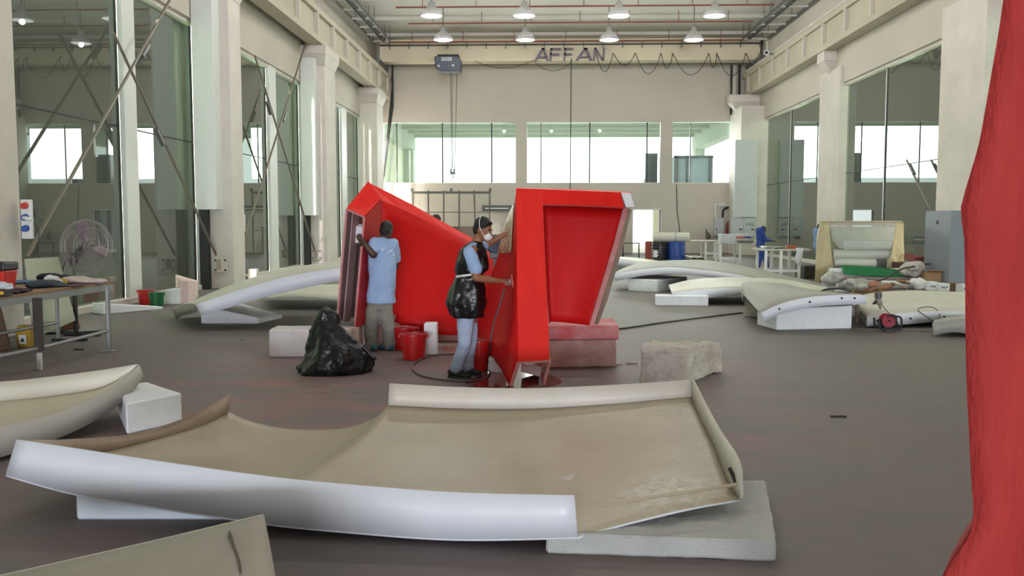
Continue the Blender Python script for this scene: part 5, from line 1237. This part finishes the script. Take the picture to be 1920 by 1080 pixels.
q, p, p2 = cabinet('grey double-door electrical cabinet with a dark handle in the back right corner', 1371, 1417, 409, 443, 42.99, 2)
xs_ = p.x+(p2.x-p.x)*.62
for i, pl in enumerate(([(0,0),(.1,0),(.1,.02),(.02,.02),(.02,.12),(.1,.12),(.1,.14),(0,.14)], [(.14,0),(.24,0),(.24,.02),(.16,.02),(.16,.06),(.22,.06),(.22,.08),(.16,.08),(.16,.12),(.24,.12),(.24,.14),(.14,.14)], [(.28,0),(.38,0),(.38,.02),(.30,.02),(.30,.14),(.28,.14)])):
    MB().prism([(xs_+u, 42.96, p2.z-.35+v) for u, v in pl], (0,-.006,0)).build('marking', M_dark, q)
MB().box(p.x-.25, p2.x+.05, 42.5, 43.2, p2.z, 6.4).build('t', M_wall_low) if False else None
st(MB().box(A(1384,1,42.9).x, A(1427,1,42.9).x, 42.9, 43.3, A(1400,407,42.9).z, A(1400,262,42.9).z).build('trim_90', mat('pale_casing', (188,190,192), .6), bevel=.01))
# red fire call mark
c = A(1366,425,45.88); tag(MB().limb([(c+Vector((0,0,.2)),.08),(c,.13),(c+Vector((0,0,-.35)),.12)]).build('fire_extinguisher', mat('extinguisher_red', (150,60,58), .5)), 'small red fire extinguisher on the wall between the two cabinets', 'extinguisher')
# conduits above cabinets
def conduit(label, pts, Yp, rad, m): tag(MB().tube(crom([A(x, y, Yp) for x, y in pts], 24) if len(pts) > 4 else [A(x, y, Yp) for x, y in pts], rad, 8).build('conduit', m), label, 'conduit')
conduit('white conduit rising from the narrow cabinet and stepping right', [(1342,409),(1342,384),(1359,384),(1359,380)], 45.8, .05, M_white)
conduit('white conduit stepping up to the dark pipe in the back right corner', [(1345,386),(1358,386),(1371,384),(1376,380),(1376,345)], 45.85, .045, M_white)
conduit('black hose arching between the two cabinets', [(1355,408),(1356,395),(1362,390),(1369,390),(1374,396),(1376,408)], 45.9, .05, M_dark)
c = A(1326,438,45.9); b = MB(); b.limb([(c,.1),(c+Vector((.05,0,-.15)),.14)]); b.limb([(c+Vector((-.05,0,.2)),.04),(c,.05)])
tag(b.build('hanging_rags', mat('rag_brown_grey', (112,106,98), .9), remesh=.04), 'brown-grey rag hanging on the back wall over the white table', 'rag')
conduit('thin dark wire hanging down the back wall above the white roll', [(1268,346),(1270,400),(1275,438)], 45.985, .02, M_dark)
# drums
def drum(label, x0, x1, Yp, m, ribs, h=.9):
    xa, xb = A(x0,1,Yp).x, A(x1,1,Yp).x; rad = (xb-xa)/2; c = Vector(((xa+xb)/2, Yp+rad, 0)); q = thing('drum', label, 'drum', c)
    prof = [(rad*.96,0),(rad,.02)]
    n_ = 8 if ribs else 3
    for k in range(n_): 
        z = h*(k+.8)/(n_+.6); prof += [(rad*.95 if ribs else rad*.985, z-.035), (rad, z-.01), (rad, z+.01), (rad*.95 if ribs else rad*.985, z+.035)]
    prof += [(rad,h-.02),(rad*.97,h)]
    MB().lathe(prof, c, 32).build('drum_body', m, q); MB().lathe([(rad*.9,h),(rad*.9,h+.012)], c, 24).build('drum_lid', m, q); return q, c, rad
drum('rust-brown drum, partly hidden behind the black drum', 1216, 1240, 32.4, mat('drum_rust', (132,58,44), .6), False)
q, c, rad = drum('black ribbed drum with a white label between the brown and blue drums', 1229, 1262, 31.6, mat('drum_black', (28,30,36), .35), True)
MB().cbox((c.x-rad*.55, c.y-rad*.86, .5), (.2,.02,.25)).build('label_sheet', M_white, q)
drum('blue drum, rightmost of the three under the white roll', 1261, 1294, 31.5, mat('drum_blue', (28,62,136), .45), False)
a_, c_ = A(1225,447,31.9), A(1292,447,31.9); a_.z = c_.z = .905+.165
q = thing('film_roll', 'thick white roll lying on top of the three drums', 'roll', ((a_.x+c_.x)/2, a_.y, .905))
MB().cyl(a_, c_, .165, n=24).build('roll_body', M_tan3, q, bevel=.02); MB().cyl(c_-Vector((.5,.0,0)), c_-Vector((.48,0,0)), .167, n=24).build('wrap_band', M_greymetal, q)
for k in range(7): MB().cbox((c_.x-.44+k*.055, c_.y-.166, c_.z+.02*math.sin(k*2)), (.05,.004,.016)).build('scribble_mark', M_greymetal, q)
# stacked tube sections
for i in range(3):
    for j in range(2):
        c = A(1301+j*14, 474+i*5.2, 30.8); m = mat('section_cream', (186,184,164), .6)
        b = MB(); w_, h_ = .22, .075; x0, z0 = c.x, .34-.12*i
        for bx in ((x0-w_/2,x0+w_/2,z0,z0+.012),(x0-w_/2,x0+w_/2,z0+h_-.012,z0+h_),(x0-w_/2,x0-w_/2+.02,z0,z0+h_),(x0+w_/2-.02,x0+w_/2,z0,z0+h_)): b.box(bx[0],bx[1],30.8,32.3,bx[2],bx[3])
        o = b.build('hollow_section', m); tag(o, 'cream hollow metal section in the small stack right of the blue drum, %s %s' % (('top','middle','bottom')[i], ('left','right')[j]), 'metal section', 'hollow sections stacked by the drums')
        if i < 3: tag(MB().box(x0-w_/2, x0+w_/2, 30.9, 32.2, z0-.045, z0).build('spacer_batten', M_legd), 'dark batten under the %s %s hollow section' % (('top','middle','bottom')[i], ('left','right')[j]), 'batten', 'battens between the hollow sections')
c = A(1309,487,30.8); tag(MB().box(c.x-.3, c.x+.3, 30.95, 32.1, 0, .055).build('pallet_board', M_legd), 'dark board on the floor under the stacked hollow sections', 'board')
# handrail by the door
b = MB(); P_ = [A(1168,478,37), A(1168,456,37), A(1198,456,37), A(1198,478,37)]; P_[0].z = P_[3].z = 0
tag(b.tube(P_, .03, 8).build('handrail', M_dark), 'low dark rectangular rail frame in front of the bright door', 'rail')
# tables
def table(label, x0, x1, ytop, Yp, dep, legs, ztop, shelf=None):
    xa, xb = A(x0,1,Yp).x, A(x1,1,Yp).x
    q = thing('work_table', label, 'table', ((xa+xb)/2, Yp+dep/2, 0))
    MB().box(xa, xb, Yp, Yp+dep, ztop-.05, ztop).build('table_top', mat('table_top_grey', (176,174,164), .6), q, bevel=.005)
    for lx in legs:
        x = A(lx,1,Yp).x
        for yy in (Yp+.05, Yp+dep-.05): MB().box(x-.035, x+.035, yy-.035, yy+.035, 0, ztop-.05).build('leg', M_white, q)
    l0, l1 = A(legs[0],1,Yp).x, A(legs[-1],1,Yp).x
    MB().box(l0, l1, Yp+.02, Yp+.08, .22, .29).build('stretcher', M_white, q); MB().box(l0, l1, Yp+dep-.08, Yp+dep-.02, .22, .29).build('stretcher', M_white, q)
    return q
table('far white-legged table against the back right wall under the cabinets', 1308, 1360, 457, 38.5, 1.1, (1331, 1356), .80)
table('middle white-legged table with the long white box on it', 1358, 1418, 460, 33.4, 1.0, (1360, 1397), .84)
table('near white-legged table beside the coverall worker, silver film on it', 1436, 1532, 466, 25.6, 1.1, (1447, 1476, 1511), .87)
c = A(1388,458,33.6); xa, xb = A(1360,1,33.6).x, A(1418,1,33.6).x
tag(MB().box(xa, xb, 33.55, 34.2, .842, 1.15).build('long_box', M_cab, bevel=.01), 'long pale grey box on the middle table', 'box')
q = thing('foil_roll', 'silver foil roll with red and blue stripes on the middle table front', 'roll', (A(1405,1,32.9).x, 33.43, .842))
MB().cyl((A(1390,1,33.5).x,33.45,.93),(A(1420,1,33.5).x,33.45,.93),.085,n=16).build('roll_body', mat('silver_foil', (190,194,190), .25, metal=.7), q)
MB().cbox((A(1397,1,33.5).x,33.5,1.04),(.28,.1,.05)).build('red_stripe', mat('stripe_red', (180,50,56), .6), q); MB().cbox((A(1410,1,33.5).x,33.5,1.04),(.25,.1,.05)).build('blue_stripe', M_cover, q)
b = MB(); z = .87
rows = [[Vector((A(1446+i*6,1,25.8).x, 25.75+j*.12, z+.03+.03*noise.noise(Vector((i*.7,j*.8,0)))*2)) for i in range(11)] for j in range(8)]
tag(b.grid(rows).build('silver_film', mat('silver_film_m', (200,206,200), .2, metal=.6), solid=.01, smooth=True), 'crumpled silver film sheets spread over the near white table', 'film')
tag(MB().box(A(1485,1,25.7).x, A(1504,1,25.7).x, 25.62, 25.74, .872, .97).build('timber_block', mat('timber_brown', (140,76,50), .7), bevel=.005), 'reddish brown timber block at the front of the near white table', 'block')
rows = [[A(1490+i*3.2+j*.6-(7 if i==0 else 0)*0, 466+j*6, 25.5)+Vector((0,-.03*math.sin(j+i),0)) for i in range(5)] for j in range(6)]
rows = [[A(x0_+(x1_-x0_)*i/4, y_, 25.56)+Vector((0,-.05*noise.noise(Vector((i*.9,j*.9,2))),0)) for i in range(5)] for j, (y_, x0_, x1_) in enumerate(((465,1492,1512),(472,1494,1506),(480,1491,1505),(487,1490,1503),(493,1493,1500),(497,1496,1498)))]
tag(MB().grid(rows).build('plastic_sheet', mat('white_sheet', (206,208,210), .4), solid=.01, smooth=True), 'white plastic sheet hanging over the front of the near white table', 'sheet')
tag(MB().box(A(1515,1,26.3).x, A(1545,1,26.3).x, 26.0, 27.0, .0, .38).build('dark_crate', M_legd, bevel=.02), 'dark crate on the floor under the right end of the near table', 'crate')
# wrapped rack with film rolls
Yw = 23.6; aw = lambda x, y, d=0: A(x, y, Yw+d)
q = thing('wrapped_rack', 'tall rack of rolls wrapped in yellowish clear film, right of the work tables', 'rack', (aw(1612,532).x, Yw+.5, 0))
M_film = film('yellowish_film', (206,192,146), .62, .3); M_clearf = film('clear_film', (214,222,214), .32, .15)
M_rackw = mat('rack_timber', (176,120,90), .7)
def zx(x, z, d=0): v = aw(x, 500, d); return Vector((v.x, v.y, z))
for x in (1537, 1683):
    for d in (0.0, .9): MB().beam(zx(x,0,d), zx(x + (4 if x<1600 else -2),1.58,d), .07, .07, (0,1,0)).build('upright', M_rackw, q)
MB().beam(zx(1541,1.58), zx(1681,1.58), .07, .07).build('top_beam', M_rackw, q); MB().beam(zx(1541,1.58,.9), zx(1681,1.58,.9), .07, .07).build('top_beam', M_rackw, q)
MB().hexa([zx(1545,.1,.85),zx(1680,.1,.85),zx(1680,.1,.88),zx(1545,.1,.88)], [zx(1545,1.5,.85),zx(1680,1.5,.85),zx(1680,1.5,.88),zx(1545,1.5,.88)]).build('back_sheet', mat('rack_back_sheet', (176,182,152), .7), q)
for (x0, x1, z, rr, dd) in ((1578,1682,1.02,.13,.15),(1560,1665,.80,.13,.22),(1562,1640,.56,.13,.22)):
    MB().cyl(zx(x0,z,dd), zx(x1,z,dd), rr, n=20).build('film_roll', mat('roll_white_green', (202,206,194), .4), q, smooth=False)
MB().box(zx(1640,0,0).x, zx(1668,0,0).x, Yw+.2, Yw+.5, .42, .68).build('grey_insert', M_greymetal, q)
# wrap sheets: two flared end skirts, top fold and a clear front curtain
def wrap(rows, m, n_='film_wrap'):
    R_ = [[p+Vector((.03*noise.noise(p*3.1), -.05*abs(noise.noise(p*2.3+Vector((5,0,0)))), 0)) for p in lincurve(r_, 16)] for r_ in rows]
    R2 = [[crom([R_[j][i] for j in range(len(R_))], 16)[k] for i in range(16)] for k in range(16)]
    MB().grid(R2).build(n_, m, q, smooth=True, solid=.008)
wrap([[zx(1535,1.62,-.06),zx(1553,1.62,-.08)],[zx(1531,1.2,-.08),zx(1556,1.15,-.12)],[zx(1530,.6,-.1),zx(1560,.6,-.16)],[zx(1529,.02,-.1),zx(1570,.02,-.2)]], M_film)
wrap([[zx(1535,1.62,-.06),zx(1535,1.62,.95)],[zx(1531,1.2,-.08),zx(1531,1.2,.97)],[zx(1529,.6,-.1),zx(1530,.6,1.0)],[zx(1529,.02,-.1),zx(1529,.02,1.0)]], M_film)
wrap([[zx(1676,1.62,-.06),zx(1692,1.62,-.04)],[zx(1674,1.2,-.1),zx(1693,1.2,-.05)],[zx(1668,.6,-.14),zx(1694,.7,-.06)],[zx(1655,.3,-.2),zx(1692,.02,-.08)]], M_film)
wrap([[zx(1535,1.63,-.06),zx(1690,1.63,-.06)],[zx(1536,1.66,.4),zx(1690,1.66,.4)],[zx(1537,1.62,.95),zx(1688,1.62,.95)]], M_film)
wrap([[zx(1552,1.62,-.08),zx(1677,1.62,-.07)],[zx(1555,1.4,-.08),zx(1677,1.4,-.08)],[zx(1560,1.15,-.1),zx(1676,1.13,-.1)],[zx(1572,.95,-.1),zx(1668,.93,-.1)]], M_clearf)
# rolls on the floor in front
def roll(label, x0, x1, yb, Yp, rr, m, y1=None, name='film_roll', tilt=0, zoff=0):
    a_ = A(x0, 500, Yp); c_ = A(x1, 500, Yp+tilt); a_.z = c_.z = rr+zoff
    return tag(MB().cyl(a_, c_, rr, n=22).build(name, m, bevel=.006), label, 'roll')
M_rollw = mat('white_roll', (212,214,216), .4, nz=2, amt=.03)
roll('white roll behind the green cloth in front of the wrapped rack', 1555, 1694, 0, 22.6, .13, M_rollw, zoff=.24)
tag(MB().box(A(1560,1,22.6).x, A(1690,1,22.6).x, 22.45, 22.85, 0, .23).build('floor_crate', M_greytan, bevel=.01), 'low grey crate carrying the white and green rolls', 'crate')
gr = [[A(x, y, 22.42)+Vector((0,-.04*j,0)) for x, y in ((1577,497+j*3.0),(1600,498+j*3.4),(1640,500+j*3.4),(1670,503+j*3.0),(1694,507+j*2.2))] for j in range(6)]
tag(MB().grid([lincurve(g_, 20) for g_ in gr]).build('green_cloth', mat('green_sheet', (12,104,56), .6, bump=.4, bscale=8), smooth=True, solid=.02), 'bright green sheet draped over the front of the white roll', 'cloth')
roll('long white tube on the floor, lowest of the rolls by the wrapped rack', 1570, 1732, 0, 21.6, .095, M_rollw, zoff=.07)
roll('short white tube end lying in front of the long white tube', 1567, 1592, 0, 21.1, .05, M_rollw)
tag(MB().box(A(1575,1,21.9).x, A(1735,1,21.9).x, 21.5, 22.3, 0, .065).build('floor_board', M_greytan), 'thin board on the floor under the long white tube', 'board')
tag(MB().box(A(1600,1,22.0).x, A(1733,1,22.0).x, 21.75, 22.25, .066, .30).build('mauve_board_stack', mat('mauve_board', (132,116,112), .8), bevel=.01), 'mauve-grey board stack between the long white tube and the green sheet', 'stack')
def lump(name, label, cat, cx, cy, Yp, rx, ry, rz, m, seed=0, disp=.06, vox=.02):
    c = A(cx, cy, Yp); b = MB(); random.seed(seed)
    for k in range(12): b.ell(c+Vector((random.uniform(-.5,.5)*rx, random.uniform(-.5,.5)*ry, random.uniform(-.45,.45)*rz)), (rx*.6, ry*.6, rz*.6), nu=10, nv=7)
    return tag(b.build(name, m, remesh=vox, disp=disp, dscale=6), label, cat)
M_clearbag = mat('crumpled_clear_bag', (178,178,172), .3, nz=6, rgb2=(138,136,130), bump=1.0, bscale=14, spec=.8)
lump('plastic_bag', 'big crumpled whitish plastic bag right of the green sheet', 'bag', 1713, 505, 22.0, .28,.25,.2, mat('crumpled_white_bag', (196,190,182), .6, nz=6, rgb2=(170,164,156), bump=.8, bscale=16), 3)
lump('plastic_bag', 'crumpled clear plastic bundle at the left end of the long white tube', 'bag', 1559, 521, 21.4, .28,.25,.16, M_clearbag, 4)
lump('plastic_bag', 'small crumpled grey bag in front of the long white tube', 'bag', 1607, 533, 20.6, .24,.2,.14, M_clearbag, 5)
lump('plastic_bag', 'white paper sack left of the printed white boxes at right', 'bag', 1722, 533, 20.6, .16,.2,.16, mat('sack_white', (206,206,202), .7, bump=.5, bscale=20), 6)
# cardboard
M_card = mat('cardboard', (164,132,96), .8, nz=3, amt=.06)
def carton(label, x0, x1, y0, y1, Yp, dep=.35, m=M_card, flaps=True, rz=0):
    p, p2 = A(x0, y1, Yp), A(x1, y0, Yp); z0 = max(p.z, 0) if p.z > .12 else 0
    q = thing('carton', label, 'box', ((p.x+p2.x)/2, Yp, z0))
    MB().box(p.x, p2.x, Yp, Yp+dep, z0, p2.z).build('box_body', m, q, bevel=.005)
    if flaps:
        MB().hexa([(p.x,Yp,p2.z),(p2.x,Yp,p2.z),(p2.x,Yp+.01,p2.z),(p.x,Yp+.01,p2.z)], [(p.x-.05,Yp-.12,p2.z+.05),(p2.x-.03,Yp-.12,p2.z+.05),(p2.x-.03,Yp-.11,p2.z+.06),(p.x-.05,Yp-.11,p2.z+.06)]).build('flap', m, q)
        MB().hexa([(p2.x,Yp,p2.z),(p2.x+.01,Yp,p2.z),(p2.x+.01,Yp+dep,p2.z),(p2.x,Yp+dep,p2.z)], [(p2.x+.1,Yp,p2.z-.08),(p2.x+.11,Yp,p2.z-.08),(p2.x+.11,Yp+dep,p2.z-.08),(p2.x+.1,Yp+dep,p2.z-.08)]).build('flap', m, q)
    return q
carton('open cardboard box right of the crumpled white bag', 1738, 1768, 511, 538, 21.6)
carton('plain cardboard box farther right beside the red sheet', 1785, 1816, 517, 540, 21.6, flaps=False)
carton('dark cardboard box behind the printed white boxes', 1771, 1800, 531, 547, 20.9, m=mat('cardboard_dark', (120,96,74), .8), flaps=False)
for i, (x0, x1, y0, y1, Yp) in enumerate(((1742,1760,529,545,20.2),(1761,1781,532,546,20.0),(1805,1822,534,548,20.2))):
    q = carton(('white printed box, leftmost of three by the flat panel','white printed box in the middle, grey marks on its front','white printed box touching the red sheet')[i], x0, x1, y0, y1, Yp, m=M_white, flaps=False)
    c = A((x0+x1)/2, (y0+y1)/2, Yp-.01)
    for k in range(4): MB().cbox(c+Vector((-.06+.04*k, -.0, .02*math.sin(k*3))), (.025,.008,.04)).build('print_mark', M_greymetal, q)
random.seed(11)
for i, (x, y, w_, a_) in enumerate(((1628,539,.30,.2),(1648,537,.34,-.3),(1668,538,.30,.5),(1686,540,.32,-.1),(1640,543,.22,.9),(1700,541,.2,.3))):
    c = A(x, y, 20.7); R_ = Matrix.Rotation(a_, 3, 'Z') @ Matrix.Rotation(.35*(1 if i%2 else -1), 3, 'Y')
    o = MB().cbox((c.x, c.y+.1*(i%3), .10+.035*i), (w_,.28,.03), R_).build('cardboard_piece', M_card if i%2 else mat('cardboard_red', (150,104,84), .8))
    tag(o, 'flattened cardboard piece in the loose pile in front of the rolls, %s' % ('far left','second from left, tan','middle, red-brown','right of middle','lowest, on the left','far right')[i], 'cardboard', 'cardboard pieces in the pile by the rolls')
# support heap under the cardboard pieces
tag(MB().box(A(1615,1,20.8).x, A(1705,1,20.8).x, 20.55, 21.0, 0, .09).build('flat_cardboard', M_card, bevel=.01), 'flat cardboard layer under the loose cardboard pile', 'cardboard')
for i, (x0, y0, x1, y1, lab) in enumerate(((1697,480,1732,488,'short reddish board leaning right of the wrapped rack'),(1716,489,1772,477,'long reddish board rising to the right behind the white bag'))):
    a_, c_ = A(x0,y0,22.9), A(x1,y1,22.9); tag(MB().beam(a_, c_, .05, .16, (0,0,1)).build('red_board', mat('reddish_board', (122,62,56), .7)), lab, 'board')
tag(MB().box(A(1698,1,23.1).x, A(1765,1,23.1).x, 22.95, 23.5, 0, A(1,488,22.9).z-.03).build('brown_pallet_stack', mat('pallet_brown', (96,70,60), .85, nz=4), bevel=.02), 'dark brown stack behind the white bag, carrying the reddish boards', 'stack')
cb = crom([A(1764,497,22.2),A(1740,495,22.2),A(1712,500,21.7),A(1690,505,21.3),A(1672,515,21.2),A(1655,524,21.2),A(1630,530,21.1),A(1605,532,20.9)], 40)
tag(MB().tube(cb, .022, 6).build('cable', mat('cable_dark_grey', (62,60,58), .6), smooth=True), 'dark cable drooping from the white bag across the long white tube', 'cable')
cb = crom([A(1534,549,15.8),A(1548,543,16),A(1565,541,16),A(1580,542,16),A(1597,546,16)], 24)
tag(MB().tube(cb, .02, 6).build('cable', mat('cable_dark_grey', (62,60,58), .6), smooth=True), 'dark cable arching over the nearest right arched panel', 'cable')
# letter A on the white post panel
c = A(1774,416,20.9)
# ================================================================ drill, cable reel
c = A(1647,575,14.9); base = c.copy()
q = thing('drill', 'grey power drill standing on its nose on the wide flat panel', 'drill', base)
top = A(1647,549,15.0)
MB().lathe([(.045,-.06),(.055,-.05),(.055,.03),(.04,.045)], top+Vector((0,0,-.03)), 18).build('motor_housing', mat('drill_grey', (88,94,96), .45), q)
for k in range(6):
    a_ = k*math.pi/3; MB().cbox(top+Vector((math.cos(a_)*.053,math.sin(a_)*.053,-.05)), (.012,.012,.07)).build('cooling_rib', M_dark, q)
MB().lathe([(.05,-.04),(.075,-.02),(.05,.05),(.03,.07)], top+Vector((0,0,-.15)), 14).build('gear_case', mat('dusty_brown_grey', (134,124,116), .7), q)
MB().limb([(top+Vector((.02,0,-.18)),.03),(top+Vector((.04,0,-.26)),.014)]).build('chuck', mat('dusty_brown_grey', (134,124,116), .7), q, smooth=True)
MB().limb([(top+Vector((-.02,-.03,-.14)),.025),(top+Vector((-.09,-.05,-.17)),.02)]).build('side_handle', M_dark, q, smooth=True)
Yc = 13.75; ac = lambda x, y, d=0: A(x, y, Yc+d)
g = ac(1668,618); q = thing('cable_reel', 'red cable reel with a black tube frame on the floor before the flat panel', 'cable reel', (g.x, Yc, 0))
hubc = ac(1668,602)
fr_ = [ac(1648,598), ac(1649,613), ac(1652,616.5), ac(1686,616.5), ac(1690,612), ac(1690,600), ac(1686,594), ac(1664,592)]
for p in fr_: p.z = max(p.z, .02)
MB().tube(crom(fr_, 40), .016, 8).build('frame', M_dark, q, smooth=True); MB().tube([p+Vector((0,.2,0)) for p in crom(fr_, 40)], .016, 8).build('frame', M_dark, q, smooth=True)
for p in (fr_[1], fr_[4]): MB().cyl(p, p+Vector((0,.2,0)), .012, n=8).build('cross_tube', M_dark, q)
MB().cyl(hubc+Vector((0,.03,0)), hubc+Vector((0,.17,0)), .075, n=24).build('drum_core', mat('reel_red', (150,36,56), .5), q)
for d in (.03,.17): MB().lathe([(.10,0),(.10,.01)], hubc+Vector((0,d-.005,0)), 24, (0,1,0)).build('flange', mat('reel_red', (150,36,56), .5), q)
MB().cyl(hubc+Vector((0,-.02,0)), hubc+Vector((0,.22,0)), .015, n=8).build('axle', M_dark, q)
MB().cyl(hubc+Vector((0,.05,-.03)), hubc+Vector((0,.15,-.03)), .09, n=24).build('wound_cable', mat('reel_dark_cable', (52,40,44), .6), q)
lp = crom([top+Vector((.04,0,-.17)), A(1662,582,14.7), A(1672,592,14.1), hubc+Vector((.08,-.03,.02)), G(1684,614)+Vector((0,-.05,.02)), G(1672,622,.012), G(1655,619,.012), G(1665,616,.012), G(1700,620,.012), G(1735,621,.012), G(1770,619,.012)], 80)
tag(MB().tube(lp, .007, 6).build('cord', mat('cord_brown_grey', (92,82,80), .6), smooth=True), 'thin cord from the drill through the cable reel over the floor', 'cord')
lp = crom([A(1750,603,14.2), A(1735,592,14.25), A(1722,583,14.35), A(1726,577,14.6), A(1748,576,14.7), A(1760,585,14.5), A(1762,594,14.25), A(1759,603,14.2)], 40)
tag(MB().tube(lp, .008, 6).build('cord', mat('cord_brown_grey', (92,82,80), .6), smooth=True), 'thin cord forming a loop over the lip of the wide flat panel', 'cord')
